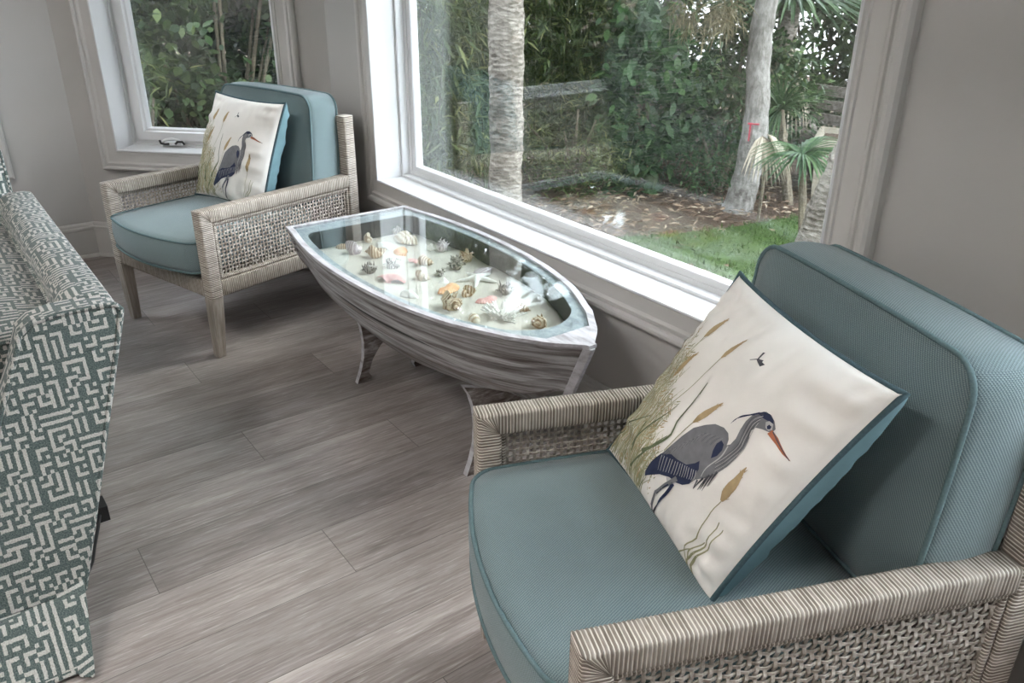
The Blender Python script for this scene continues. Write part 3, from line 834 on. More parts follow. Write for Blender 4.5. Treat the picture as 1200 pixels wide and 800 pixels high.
make_pillow((RCH[0], RCH[1], 0), RCH[2], PC, 'cream heron pillow with slate blue back, on the armchair nearest the viewer', 3.0)
PC2 = [(-.30, .40, .494), (.20, .40, .494), (-.195, .515, .950), (.297, .505, .950)]
make_pillow((LCH[0], LCH[1], 0), LCH[2], PC2, 'cream heron pillow on the armchair in the far corner, by the narrow window', 9.0)

# ------------------------------------------------------------------ boat table
BX0, BX1, BY, BZ = -2.905, -1.462, 1.335, .570
BL_ = BX1 - BX0
boat = empty('boat_table', ((BX0+BX1)/2, BY, 0), 0, 'whitewashed wooden boat coffee table with a glass top over sand and shells', 'coffee table')
def curve(pts, t):
    for (a, b), (c, d) in zip(pts, pts[1:]):
        if t <= c:
            i = pts.index((a, b)); p0 = pts[max(0, i-1)][1]; p3 = pts[min(len(pts)-1, i+2)][1]
            k = (t-a)/(c-a); return .5*((2*b) + (d-p0)*k + (2*p0-5*b+4*d-p3)*k*k + (3*b-p0-3*d+p3)*k**3)
    return pts[-1][1]
HW = [(0, .248), (.15, .285), (.30, .306), (.46, .304), (.62, .278), (.76, .226), (.88, .145), (.95, .073), (1.0, .004)]
CHW = [(0, .188), (.17, .178), (.47, .160), (.74, .118), (.9, .055), (1.0, .003)]
CHZ = [(0, .400), (.17, .312), (.47, .282), (.74, .318), (.9, .36), (1.0, .40)]
hw = lambda t: max(.004, curve(HW, t))
def rake(t, s): return -.075*smoothstep(.80, 1.0, t)*(1-s)      # stem leans aft towards the foot
NS = 48
hull = MB()
STR = 4
for sg in (-1, 1):
    rows = []
    for k in range(STR):
        for e in (0, 1):
            s = 1 - (k + e)/STR                                  # 1 at the gunwale, 0 at the chine
            row = []
            for i in range(NS+1):
                t = i/NS; b = hw(t); c = curve(CHW, t); zc = curve(CHZ, t)
                sh = s**.62
                y = c + (b-c)*sh - (.0 if e else .0045)*(k > 0)*min(1, b/.05); z = zc + (BZ-.004-zc)*s
                row.append(Vector((BX0 + t*BL_ + rake(t, s), BY + sg*y, z)))
            rows.append(row)
    keel = [Vector((BX0 + i/NS*BL_ + rake(i/NS, 0), BY, curve(CHZ, i/NS) - .035*(1 - smoothstep(.8, 1, i/NS))*smoothstep(-.1, .2, i/NS))) for i in range(NS+1)]
    rows.append(keel)
    hull.loft(rows, closed=False, cap=False)
hull.build('hull', M['boat'], boat, world=True, smooth=True, angle=30)
tm = MB()
sec = []
for s in (1, .75, .5, .25, 0):
    b = hw(0); c = curve(CHW, 0); zc = curve(CHZ, 0); sec.append((c + (b-c)*s**.62 + .003, zc + (BZ-.006-zc)*s))
pl = [(-y, z) for y, z in sec] + [(y, z) for y, z in reversed(sec)]
Mt = Matrix(((0, 0, 1, BX0-.012), (1, 0, 0, BY), (0, 1, 0, 0), (0, 0, 0, 1)))
tm.prism(pl, .022, M=Mt); tm.build('transom', M['boat'], boat, world=True)
st = MB()
rg = []
for s in (1.0, .5, 0.0):
    zc = .375; z = zc + (BZ-.012-zc)*s; x = BX1 - .014 - .080*(1-s)
    rg.append([Vector((x, BY-.019, z)), Vector((x+.024, BY-.007, z)), Vector((x+.024, BY+.007, z)), Vector((x, BY+.019, z))])
st.loft(rg); st.build('stem_post', M['rim'], boat, world=True, bevel=.003)
kl = MB()
kl.loft([[Vector((BX0 + t*BL_ + rake(t, 0), BY - .012, curve(CHZ, t)-.050*(1 - smoothstep(.8, 1, t)))), Vector((BX0 + t*BL_ + rake(t, 0), BY + .012, curve(CHZ, t)-.050*(1 - smoothstep(.8, 1, t)))),
          Vector((BX0 + t*BL_ + rake(t, 0), BY + .012, curve(CHZ, t)+.0)), Vector((BX0 + t*BL_ + rake(t, 0), BY - .012, curve(CHZ, t)+.0))] for t in [k/20 for k in range(21)]])
kl.build('keel', M['boat'], boat, world=True)

def outline(inset, x_end=None, z=BZ, ins_stern=None, round_r=0.0, n=60):
    """closed plan outline of the boat inset by a distance; optional straight cut at x_end"""
    if ins_stern is None: ins_stern = inset
    xs = BX0 + ins_stern; xe = x_end if x_end is not None else BX1 - inset*2.0
    P = []; 
    for i in range(n+1):
        x = xs + (xe-xs)*(1-math.cos(PI*i/n))/2; t = (x-BX0)/BL_
        sl = (hw(min(1, t+.01)) - hw(max(0, t-.01)))/(.02*BL_)
        y = hw(t) - inset*math.sqrt(1+sl*sl)
        if round_r:
            e0 = min(x-xs, round_r); e1 = min(xe-x, round_r*1.6)
            y -= round_r*(1-math.sqrt(max(0, 1-(1-e0/round_r)**2)))*.6
            y *= math.sqrt(max(0.02, 1-(1-e1/(round_r*1.6))**2))
        P.append((x, max(.004, y)))
    return [Vector((x, BY-y, z)) for x, y in P] + [Vector((x, BY+y, z)) for x, y in reversed(P)]
def ring_of(mb, outer, inner, z0, z1):
    O1 = [Vector((p.x, p.y, z1)) for p in outer]; I1 = [Vector((p.x, p.y, z1)) for p in inner]
    O0 = [Vector((p.x, p.y, z0)) for p in outer]; I0 = [Vector((p.x, p.y, z0)) for p in inner]
    n = len(outer); v = O1 + I1 + I0 + O0; f = []
    for i in range(n):
        j = (i+1) % n
        for a in range(4):
            b = (a+1) % 4; f.append((a*n+i, a*n+j, b*n+j, b*n+i))
    mb.add(v, f)
XG = -1.560                                     # forward end of the glass
gw = MB(); ring_of(gw, outline(-.009, BX1+.006, n=70), outline(.012, BX1-.05, n=70), BZ-.011, BZ)
gw.build('gunwale', M['rim'], boat, world=True, bevel=.003)
dk = MB()                                       # solid bow deck forward of the glass
fr = [(x, max(.003, hw((x-BX0)/BL_) - .012)) for x in [XG + (BX1-.012-XG)*k/14 for k in range(15)]]
dk.prism([(x, BY-y) for x, y in fr] + [(x, BY+y) for x, y in reversed(fr)], .014, M=Matrix.Translation((0, 0, BZ-.0150)))
dk.build('bow_deck', M['rim'], boat, world=True)
XO = -1.625
lg = MB(); ring_of(lg, outline(.010, XG-.001, n=70), outline(.042, XO, ins_stern=.085, round_r=.05, n=70), BZ-.022, BZ-.009)
lg.build('inner_ledge', M['ledge'], boat, world=True)
ln_ = MB(); oo = outline(.043, XO-.001, ins_stern=.086, round_r=.05, n=70)
ln_.loft([[Vector((p.x, p.y, z)) for p in oo] for z in (BZ-.012, BZ-.13)], cap=False); ln_.build('liner', M['liner'], boat, world=True)
gt = MB(); gp = outline(.0145, XG, n=60)
gt.loft([[Vector((p.x, p.y, z)) for p in gp] for z in (BZ-.0075, BZ-.0015)]); gt.build('glass_top', M['table_glass'], boat, world=True)
# cradle legs: two arched boards with hollowed outer edges, whitewashed along the edge
prof_o = [(-.155, 0), (-.136, .045), (-.120, .10), (-.116, .16), (-.122, .22), (-.137, .27), (-.158, .305)]
prof_i = [(-.100, 0), (-.094, .018), (-.104, .034), (-.084, .085), (-.050, .130), (-.018, .155)]
for xl in (-2.63, -1.865):
    tp = (xl-BX0)/BL_; zsc = (curve(CHZ, tp)+.008)/.305; zk = (curve(CHZ, tp)-.03)/zsc
    left = prof_o + [(-.03, zk), (0, zk)]; half = [(y, z*zsc) for y, z in prof_o] + [(-.05, zk*zsc)]
    inn = [(y, z*zsc) for y, z in prof_i]
    poly = half + [(-y, z) for y, z in reversed(half)] + [(-y, z) for y, z in inn] + [(y, z) for y, z in reversed(inn)]
    mb = MB(); Ml = Matrix(((0, 0, 1, xl), (1, 0, 0, BY), (0, 1, 0, 0), (0, 0, 0, 1)))
    mb.prism(poly, .022, M=Ml); mb.m[2:] = [1]*(len(mb.m)-2)
    mb.build('cradle_leg', [M['boat_leg'], M['rim']], boat, world=True)

# sand bed, with soft drifts
ZS = BZ - .082
def sand_z(x, y):
    return ZS + .010*mnoise.noise(Vector((x*7, y*9, 1.3))) + .005*abs(mnoise.noise(Vector((x*18, y*13, 5.0)))) 
sd = MB(); so = outline(.046, XO-.006, ins_stern=.089, round_r=.05, n=70); N = len(so); cxs = (BX0+BX1)/2 - .05
rgs = []
for k in range(22):
    s = .02 + .98*k/21
    rgs.append([Vector((cxs + (p.x-cxs)*s, BY + (p.y-BY)*s, sand_z(cxs + (p.x-cxs)*s, BY + (p.y-BY)*s))) for p in so])
rgs.append([Vector((p.x, p.y, ZS-.045)) for p in so])
sd.loft(rgs)
tag(sd.build('sand', M['sand'], smooth=True), 'bed of pale sand with soft ripples under the glass of the boat table', 'sand', kind='stuff')

# ------------------------------------------------------------------ seashells
_d = np.array([[r2.x, r2.y, r2.z], [d2.x, d2.y, d2.z], [fw.x, fw.y, fw.z]])
def on_sand(px, py):
    """photo pixel -> place on the sand bed (worked out once from the camera's measured pose)"""
    d = _d.T @ np.array([(px-600)/Fp, (py-400)/Fp, 1.0]); t = (ZS - H)/d[2]
    return d[0]*t, d[1]*t
def pxd(px, py, D):
    d = _d.T @ np.array([(px-600)/Fp, (py-400)/Fp, 1.0]); k = D/math.hypot(d[0], d[1]); return Vector((d[0]*k, d[1]*k, H + d[2]*k))
def shell_mat(name, lo, hi, band=0, scale=40):
    n = NT(name); c = n.coord(); a = n.noise(c, scale, 4, .6)
    if band:
        w = n.n('ShaderNodeTexWave', wave_type='BANDS'); w.inputs['Scale'].default_value = band; w.inputs['Distortion'].default_value = 3; n.l(c, w.inputs[0])
        a = n.math('ADD', n.math('MULTIPLY', a, .5), n.math('MULTIPLY', w.outputs[1], .5))
    col = n.ramp(a, [(.32, lo), (.66, hi)])
    return n.bsdf(col, .45, .5, height=a, strength=.2, dist=.002)
SM = dict(tan=shell_mat('tan_shell', (.36, .22, .12), (.74, .62, .47), 30), orange=shell_mat('orange_shell', (.66, .26, .09), (.84, .53, .30), 0, 25), pink=shell_mat('pink_shell', (.62, .25, .24), (.80, .52, .48), 0, 30),
          grey=shell_mat('grey_shell', (.17, .15, .14), (.60, .56, .53), 50), dark=shell_mat('dark_shell', (.07, .06, .055), (.46, .41, .36), 60), white=shell_mat('white_shell', (.74, .72, .68), (.90, .89, .87)),
          brown=shell_mat('brown_shell', (.22, .11, .05), (.70, .56, .40), 45), cream=shell_mat('cream_shell', (.56, .44, .32), (.83, .76, .66), 20), mauve=shell_mat('mauve_shell', (.36, .30, .33), (.70, .64, .66), 30))

def spiral_shell(mb, L, fat=.5, spikes=0, turns=4.2, spire=.38, seed=0, spike_h=.35):
    """whelk: axis along x, apex at -x, canal at +x"""
    rg = random.Random(seed); N = 96; K = 14; rings = []
    for i in range(N+1):
        t = i/N; th = t*turns*2*PI; g = math.exp((t-1)*3.0)
        rr = L*fat*.5*g; x = -L*.5 + L*spire*(t**1.6)*1.15
        c = Vector((x + L*.08*g, math.cos(th)*rr*.62, math.sin(th)*rr*.62)); tr_ = rr*.72
        bump = 1.0
        if spikes:
            ph = (th/(2*PI)*spikes) % 1.0; bump = 1 + spike_h*max(0, 1-abs(ph-.5)*5)
        out = Vector((0, math.cos(th), math.sin(th))); ring = []
        for k in range(K):
            a = 2*PI*k/K; ca, sa = math.cos(a), math.sin(a)
            el = 1.0 + (1.25*g if ca > 0 else 0)*max(0, ca)     # pulls the lip into a canal
            b = bump if (sa > .2 and ca < .5) else 1.0
            ring.append(c + Vector((1, 0, 0))*ca*tr_*el + out*sa*tr_*b)
        rings.append(ring)
    mb.loft(rings)
def fan_shell(mb, L, ribs=14, dome=.34, ears=True):
    N = ribs*2; rings = []
    for j in range(9):
        r = (j/8)
        ring = []
        for i in range(N+1):
            a = R(-72) + R(144)*i/N; rr = L*r*(.93 + .07*math.cos(a))*(1 + (.02 if i % 2 else -.02)*r)
            z = dome*L*math.sin(PI*min(1, r*.92+.0))*(.62+.38*math.cos(a)) + (.018*L if i % 2 else -.018*L)*r
            ring.append(Vector((math.cos(a)*rr - L*.5, math.sin(a)*rr, z)))
        rings.append(ring)
    mb.loft(rings, closed=False, cap=False); mb.loft([[p*.96 - Vector((0, 0, .002)) for p in r] for r in rings], closed=False, cap=False)
    if ears:
        mb.add([(-L*.52, -L*.22, .001), (-L*.52, L*.22, .001), (-L*.36, L*.15, .05*L), (-L*.36, -L*.15, .05*L)], [(0, 1, 2, 3)])
def oval_shell(mb, L, wd=.66, ht=.42, ridge=0):
    rings = []
    for j in range(13):
        t = j/12; x = -L/2 + L*t; r = math.sqrt(max(0, 1-(2*t-1)**2))**.85*(1 - .25*t)
        r = max(r, .02)
        rings.append([Vector((x, math.cos(2*PI*k/18)*L*wd*.5*r, max(-.12, math.sin(2*PI*k/18))*L*ht*r*(1 + ridge*(k % 2)*.08))) for k in range(18)])
    mb.loft(rings)
def cone_shell(mb, L, fat=.42):
    prof = [(.002, 0), (L*fat*.16, L*.10), (L*fat*.34, L*.30), (L*fat*.5, L*.68), (L*fat*.46, L*.76), (L*fat*.34, L*.82), (L*fat*.26, L*.85), (L*fat*.12, L*.93), (.001, L)]
    mb.lathe(prof, 18, M=Matrix.Translation((-L/2, 0, 0)) @ Matrix.Rotation(R(90), 4, 'Y'))
def snail_shell(mb, L):
    spiral_shell(mb, L, .95, 0, 3.2, .30)
def spiky(mb, L, seed, nsp=22):
    spiral_shell(mb, L, .62, 5, 4.0, .42, seed, .3)
    rg = random.Random(seed)
    for k in range(nsp):
        a = rg.uniform(-.2, PI+.2); t = rg.uniform(-.35, .35); r = L*.26*(1-abs(t)*1.3)
        c = Vector((t*L, math.cos(a)*r, math.sin(a)*r)); d = Vector((rg.uniform(-.3, .3), math.cos(a), math.sin(a)))
        mb.tube([c, c + d*L*.12, c + d*L*rg.uniform(.2, .28)], [L*.055, L*.035, L*.006], 6)
def limpet(mb, L):
    mb.lathe([(L*.5, 0), (L*.36, L*.2), (L*.18, L*.42), (.001, L*.55)], 20)
def star(mb, L, arms=5, r0=.16, rot=0, wig=0):
    pts = []
    for k in range(arms):
        a = rot + 2*PI*k/arms; d = Vector((math.cos(a), math.sin(a), 0)); q = Vector((-d.y, d.x, 0))
        P = [d*L*.5*s + q*L*wig*math.sin(s*3) + Vector((0, 0, .05*L*(1-s))) for s in (0, .2, .4, .6, .8, 1)]
        mb.tube(P, [L*.085, L*.075, L*.062, L*.05, L*.036, L*.012], 8)
    mb.lathe([(.001, .10*L), (L*.09, .08*L), (L*.11, .0)], 14)
def coral(mb, L, seed, n=40, flat=.4):
    rg = random.Random(seed)
    for k in range(n):
        a = rg.uniform(0, 2*PI); e = rg.uniform(.05, 1.2)*flat*2; d = Vector((math.cos(a)*math.cos(e), math.sin(a)*math.cos(e), math.sin(e)))
        l = L*rg.uniform(.28, .5); q = Vector((rg.uniform(-1, 1), rg.uniform(-1, 1), rg.uniform(-.2, .6)))*L*.06
        mb.tube([Vector((0, 0, L*.04)), d*l*.5 + q*.5, d*l + q], [L*.05, L*.036, L*.016], 6)
        mb.tube([d*l*.55 + q*.5, d*l*.8 + q*.9 + Vector((q.y, -q.x, .01)), ], [L*.03, L*.012], 5)

GS = 'seashells on the sand of the boat table'
def shell(name, px, py, fn, mat, rz, label, cat='seashell', sink=.3, tilt_=0.0, roll=0.0):
    x, y = on_sand(px, py)
    mb = MB(); fn(mb)
    zmin = min(v[2] for v in mb.v); zmax = max(v[2] for v in mb.v)
    Mx = Matrix.Rotation(tilt_, 4, 'Y') @ Matrix.Rotation(roll, 4, 'X'); mb.v = [tuple(Mx @ Vector(v)) for v in mb.v]
    zmin = min(v[2] for v in mb.v); zmax = max(v[2] for v in mb.v)
    o = mb.build(name, SM[mat], smooth=True, angle=50)
    o.location = (x, y, sand_z(x, y) - zmin - (zmax-zmin)*min(sink, .14)); o.rotation_euler = (0, 0, R(rz))
    return tag(o, label, cat, GS)

shell('clam_shell', 403, 291, lambda m: oval_shell(m, .062, .55, .30, 1), 'brown', 60, 'brown striped clam shell nearest the stern corner of the boat table', sink=.2)
shell('moon_snail_shell', 416, 297, lambda m: snail_shell(m, .058), 'mauve', 200, 'round grey moon snail shell beside the brown striped clam')
shell('whelk_shell', 433, 284, lambda m: spiral_shell(m, .058, .62), 'cream', 140, 'small cream whelk shell between the moon snail and the window, near the stern')
shell('conch_shell', 440, 302, lambda m: spiral_shell(m, .078, .68, 6, 4, .36, 3, .3), 'tan', 60, 'knobbly tan conch shell on the sand beside the grey moon snail')
shell('murex_shell', 433, 320, lambda m: spiky(m, .062, 4), 'dark', 80, 'dark spiky murex shell close to the near rim of the boat table')
shell('scallop_shell', 470, 296, lambda m: fan_shell(m, .056), 'orange', 250, 'bright orange fan-shaped scallop shell')
shell('broken_shell', 452, 289, lambda m: fan_shell(m, .058, 10, .2), 'white', 90, 'pale white open shell between the tan conch and the orange scallop')
shell('ribbed_scallop_shell', 475, 282, lambda m: fan_shell(m, .084, 17, .42), 'cream', 265, 'large cream ribbed scallop shell at the stern end of the sand')
shell('snail_shell', 464, 275, lambda m: spiral_shell(m, .045, .7), 'grey', 30, 'small grey snail shell farthest back behind the large ribbed scallop')
shell('pink_scallop_shell', 460, 330, lambda m: fan_shell(m, .064, 13, .32), 'pink', 120, 'deep pink scallop shell near the near rim, beside the dark murex')
shell('grey_murex_shell', 458, 313, lambda m: spiky(m, .058, 9, 14), 'grey', 20, 'pale grey knobbly shell between the tan conch and the pink scallop')
shell('cowrie_shell', 480, 347, lambda m: oval_shell(m, .074, .5, .34), 'white', 20, 'smooth white oval shell against the near rim of the boat table')
shell('cone_shell', 499, 311, lambda m: cone_shell(m, .078, .52), 'tan', 195, 'tan cone shell lying beside the orange scallop')
shell('volute_shell', 496, 328, lambda m: spiral_shell(m, .078, .5), 'cream', 190, 'long cream and tan shell lying just in front of the tan cone shell')
shell('coral_sprig', 503, 295, lambda m: coral(m, .060, 5, 26, .5), 'white', 0, 'small white coral sprig beside the mauve murex', 'coral')
shell('spire_shell', 519, 296, lambda m: spiky(m, .066, 12, 16), 'mauve', 100, 'upright mauve spired shell near the window side of the sand', tilt_=R(50))
shell('small_murex_shell', 516, 323, lambda m: spiky(m, .044, 15, 14), 'dark', 100, 'tiny dark murex shell behind the white limpet')
shell('limpet_shell', 520, 331, lambda m: limpet(m, .040), 'white', 0, 'small pointed white limpet shell in the middle of the sand')
shell('spined_shell', 546, 305, lambda m: spiky(m, .066, 21), 'tan', 300, 'spiny tan shell nearest the window side of the boat table')
shell('black_spined_shell', 535, 314, lambda m: spiky(m, .074, 22, 26), 'dark', 130, 'dark spiny murex shell between the starfish and the spiny tan shell')
shell('orange_clam_shell', 527, 341, lambda m: fan_shell(m, .056, 12, .35), 'orange', 20, 'pale orange clam shell between the white limpet and the big brown conch')
shell('big_conch_shell', 531, 361, lambda m: (spiral_shell(m, .104, .56, 7, 4.2, .40, 31, .45), spiky(m, .076, 33, 14)), 'brown', 165, 'largest shell, a spiny brown conch against the near rim')
shell('nerite_shell', 548, 347, lambda m: snail_shell(m, .044), 'tan', 30, 'small round tan snail shell between the starfish and the big brown conch')
shell('starfish', 559, 330, lambda m: star(m, .150, 5, rot=R(8), wig=.01), 'white', 25, 'white five-armed starfish on the sand', 'starfish')
shell('rosette_shell', 566, 319, lambda m: fan_shell(m, .058, 16, .28), 'mauve', 200, 'pinkish grey fan shell just behind the white starfish')
shell('grey_spined_shell', 592, 343, lambda m: spiky(m, .068, 41, 26), 'dark', 70, 'dark grey spiny shell toward the bow, beside the white starfish')
shell('rose_scallop_shell', 571, 354, lambda m: fan_shell(m, .046, 12, .3), 'pink', 0, 'small rose scallop shell between the starfish and the white sparkle cluster')
shell('beige_clam_shell', 556, 374, lambda m: oval_shell(m, .056, .7, .4), 'cream', 350, 'smooth beige clam shell beside the big brown conch')
shell('sparkle_cluster', 589, 371, lambda m: coral(m, .150, 51, 64, .35), 'white', 0, 'large white branching cluster in place of reflected sky sparkle near the bow', 'coral')  # white branches modelled for sky sparkle reflected in the table glass
shell('auger_shell', 612, 364, lambda m: spiral_shell(m, .076, .46), 'brown', 190, 'brown and tan shell lying beside the white sparkle cluster toward the bow')
shell('crowned_shell', 633, 385, lambda m: (spiral_shell(m, .070, .64, 6, 4, .4, 61, .3), spiky(m, .05, 62, 10)), 'tan', 120, 'tan shell with a spiny crown, last one toward the bow')
shell('tellin_shell', 484, 305, lambda m: fan_shell(m, .034, 10, .2), 'pink', 90, 'tiny pale pink shell between the orange scallop and the tan cone')
shell('oyster_shell', 463, 303, lambda m: star(m, .070, 5, rot=.3, wig=.02), 'white', 0, 'small pale starfish half buried beside the white open shell', 'starfish')

# ------------------------------------------------------------------ recliner at the edge
rec = empty('recliner', (-2.6, -.25, 0), 0, 'recliner upholstered in green and cream maze-pattern fabric, cut off by the picture edge', 'armchair')
def arm_section(x, shift=0.0, zt=.70, z0=.10):
    """closed y/z outline of the flared arm (outer face leans in towards the floor)"""
    P = [(.085, z0), (.325, .675), (.334, .700), (.322, .716), (.28, zt+.020), (.19, zt+.020), (.135, zt+.012), (.105, .690), (.088, .65), (-.21, z0)]
    return P
def rounded_loft(xs, name, parent, mat, pts_fn):
    mb = MB(); mb.loft([pts_fn(x) for x in xs]); return mb.build(name, mat, parent, world=True, boxuv=True, bevel=.012)
NARROW = [(.085, .10), (.325, .675), (.334, .700), (.322, .716), (.30, .722), (.255, .722), (.228, .714), (.214, .692), (.212, .60), (-.10, .10)]
def armpts(x, k=1.0, sec=None):
    r = []
    for y, z in (sec or arm_section(x)):
        lean = .27*(1 - min(1, z/.70))                        # the front face runs forward towards the floor
        fx = smoothstep(-2.6, -2.1, x)
        cy = .10
        r.append(Vector((x + lean*fx, cy + (y-cy)*k, .4 + (z-.4)*(1 - (1-k)*.6))))
    return r
mb = MB(); mb.loft([armpts(x, 1.0, NARROW) for x in (-3.40, -3.0, -2.6, -2.35, -2.16)])
arm = mb.build('arm', M['key'], rec, world=True, boxuv=True, bevel=.018)
mb = MB()
fr = armpts(-2.095, .985); bk_ = armpts(-2.185, .985)
mb.loft([bk_, fr, [p + Vector((.010, 0, 0)) for p in armpts(-2.095, .93)]]); mb.build('arm_front_panel', M['key'], rec, world=True, boxuv=True)
mb = MB(); w_ = armpts(-2.092, .99); mb.tube([p + (w_[(i+1) % len(w_)]-p)*k for i, p in enumerate(w_) for k in (0, .25, .5, .75)], .007, 8, closed=True)
mb.build('welt', M['key'], rec, world=True, smooth=True, boxuv=True)
mb = MB(); mb.box((-3.3, -1.10, .03), (-1.90, .045, .105)); mb.build('base', M['key'], rec, world=True, boxuv=True, bevel=.02)
def soft(lo, hi, crown, r, Mx=None):
    hx = (hi[0]-lo[0])/2; hy = (hi[1]-lo[1])/2
    b, p = cushion(hx, hy, lo[2], hi[2], r=r, crown=crown); T = Matrix.Translation(((lo[0]+hi[0])/2, (lo[1]+hi[1])/2, 0))
    if Mx is not None: T = Mx @ T
    return tilt(b, T), tilt(p, T)
b, p = soft((-3.45, -.62, .36), (-2.19, .203, .640), .040, .07)
seat = b.build('seat_cushion', M['key'], rec, world=True, smooth=True, boxuv=True); p.build('welt', M['key'], seat, smooth=True, boxuv=True)
p = seat.children[0] if seat.children else None
b, pw = cushion(.40, .40, -.11, .11, r=.10, crown=.05)
T = Matrix.Translation((-3.64, -.135, .680)) @ Matrix.Rotation(R(-16), 4, 'Y') @ Matrix.Rotation(R(90), 4, 'Z') @ Matrix(((1,0,0,0),(0,0,-1,0),(0,1,0,0),(0,0,0,1)))
tilt(b, T); tilt(pw, T)
bc = b.build('backrest', M['key'], rec, world=True, smooth=True, boxuv=True)
o = pw.build('welt', M['key'], bc, smooth=True, boxuv=True)
Mi = local_matrix(rec).inverted()
for q in [c for c in bpy.data.objects if c.parent in (seat, bc)]:
    q.data.transform(Mi)
# footrest board, closed below the seat
mb = MB()
mb.loft([[Vector((x, y, z)) for x, y, z in sec] for sec in (
    [(-1.88, .074, .112), (-1.825, .074, .108), (-1.80, .071, .092), (-1.70, .046, .02), (-1.69, .042, .008), (-1.88, .042, .008)],
    [(-1.88, -.75, .112), (-1.825, -.75, .108), (-1.80, -.75, .092), (-1.70, -.75, .02), (-1.69, -.75, .008), (-1.88, -.75, .008)])])
fr_ = mb.build('footrest', M['key'], rec, world=True, boxuv=True, bevel=.014)
mb = MB(); mb.loft([[Vector((-3.2, .09, .13)), Vector((-3.2, .075, .006)), Vector((-3.2, .02, .006)), Vector((-3.2, .02, .13))], [Vector((-1.86, .092, .13)), Vector((-1.655, .052, .006)), Vector((-1.68, .02, .006)), Vector((-1.88, .02, .13))]])
mb.build('side_skirt', M['key'], rec, world=True, boxuv=True, bevel=.006)
mb = MB(); mb.box((-2.33, .165, .0), (-2.265, .215, .05)); mb.tube([(-2.30, .20, .03), (-2.22, .175, .02), (-2.15, .15, .012), (-2.08, .13, .012), (-2.02, .10, .012)], .005, 8)
mb.build('power_block', M['black'], rec, world=True, bevel=.004)['label'] = 'black plug block with cord on the floor'
for xx, yy in ((-3.2, -1.0), (-3.2, .0), (-1.95, -1.0), (-1.95, .0)):
    mb = MB(); mb.box((xx-.025, yy-.025, 0), (xx+.025, yy+.025, .035)); mb.build('leg', M['black'], rec, world=True)

# ------------------------------------------------------------------ the garden
ZG = -.60
def grid_ground(name, x0, x1, y0, y1, n, mat, z=ZG, amp=.03):
    mb = MB(); vs = []
    for j in range(n+1):
        for i in range(n+1):
            x = x0+(x1-x0)*i/n; y = y0+(y1-y0)*j/n; vs.append((x, y, z + amp*mnoise.noise(Vector((x*1.3, y*1.3, 0)))))
    mb.add(vs, [(j*(n+1)+i, j*(n+1)+i+1, (j+1)*(n+1)+i+1, (j+1)*(n+1)+i) for j in range(n) for i in range(n)])
    return struct(mb.build(name, mat, smooth=True))
grid_ground('ground', -40, 30, -30, 40, 140, M['soil'])
lawn_poly = [(-4.66, 3.9), (-4.66, 4.45), (-4.42, 5.0), (-4.28, 5.55), (-4.22, 6.0), (-4.12, 6.6), (-3.6, 7.6), (-2.4, 8.6), (1, 9), (4, 8), (4, 2.2), (-3.0, 2.2), (-4.2, 3.0)]
lb = MB(); lb.prism(lawn_poly, .05, M=Matrix.Translation((0, 0, ZG-.01))); struct(lb.build('lawn_ground', M['lawnbase']))

def rand_rot(rg, droop=0.0):
    a = rg.uniform(0, 2*PI, None) if False else rg.random()*2*PI
    return a

def leaves(name, mat, parent, pts, L, W, seed, droop=.3, up=.4, shape=4, world=True, flat=False, varp=1.0):
    """one mesh of single leaves (folded diamonds) at pts (numpy n x 3)"""
    rs = np.random.RandomState(seed); n = len(pts)
    az = rs.rand(n)*2*np.pi; el = (rs.rand(n)-.5)*1.6 - droop
    if flat: el = (rs.rand(n)-.5)*.3
    d = np.stack([np.cos(az)*np.cos(el), np.sin(az)*np.cos(el), np.sin(el)], 1)
    side = np.stack([-np.sin(az), np.cos(az), np.zeros(n)], 1)
    nn = np.cross(d, side); tw = (rs.rand(n)-.5)*1.6
    s2 = side*np.cos(tw)[:, None] + nn*np.sin(tw)[:, None]; n2 = np.cross(d, s2)
    l = (L*(.6+.8*rs.rand(n)))[:, None]; w = (W*(.6+.7*rs.rand(n)))[:, None]
    if shape == 4:
        V = np.stack([pts, pts + d*l*.42 + s2*w*.5 + n2*w*.10, pts + d*l + n2*(-.10*l), pts + d*l*.42 - s2*w*.5 + n2*w*.10], 1)
        idx = np.array([[0, 1, 2], [0, 2, 3]]); k = 4
    else:
        V = np.stack([pts, pts + d*l*.25 + s2*w*.45, pts + d*l*.6 + s2*w*.5 - n2*.03*l, pts + d*l - n2*(.12*l), pts + d*l*.6 - s2*w*.5 - n2*.03*l, pts + d*l*.25 - s2*w*.45], 1)
        idx = np.array([[0, 1, 2], [0, 2, 3], [0, 3, 4], [0, 4, 5]]); k = 6
    V = V.reshape(-1, 3)
    if parent is not None:
        V = V - np.array(parent.location)[None]
    F = (idx[None] + (np.arange(n)*k)[:, None, None]).reshape(-1, 3)
    me = bpy.data.meshes.new(name)
    me.vertices.add(len(V)); me.vertices.foreach_set('co', V.astype(np.float32).ravel())
    me.loops.add(F.size); me.loops.foreach_set('vertex_index', F.astype(np.int32).ravel())
    me.polygons.add(len(F)); me.polygons.foreach_set('loop_start', np.arange(0, F.size, 3, dtype=np.int32))
    me.materials.append(mat); me.update(calc_edges=True); me.validate()
    v = np.clip(rs.beta(2, 2.6, n)*varp, 0, 1); c = np.repeat(np.stack([v, v, v, np.ones(n)], 1), k, 0)
    a = me.color_attributes.new('var', 'FLOAT_COLOR', 'POINT'); a.data.foreach_set('color', c.astype(np.float32).ravel())
    o = bpy.data.objects.new(name, me); link(o, parent); return o

def blob(rs, n, c, r, shell=.45):
    d = rs.randn(n, 3); d /= np.linalg.norm(d, axis=1)[:, None]
    q = (1 - shell*rs.rand(n)**1.5)[:, None]
    return np.array(c) + d*q*np.array(r)

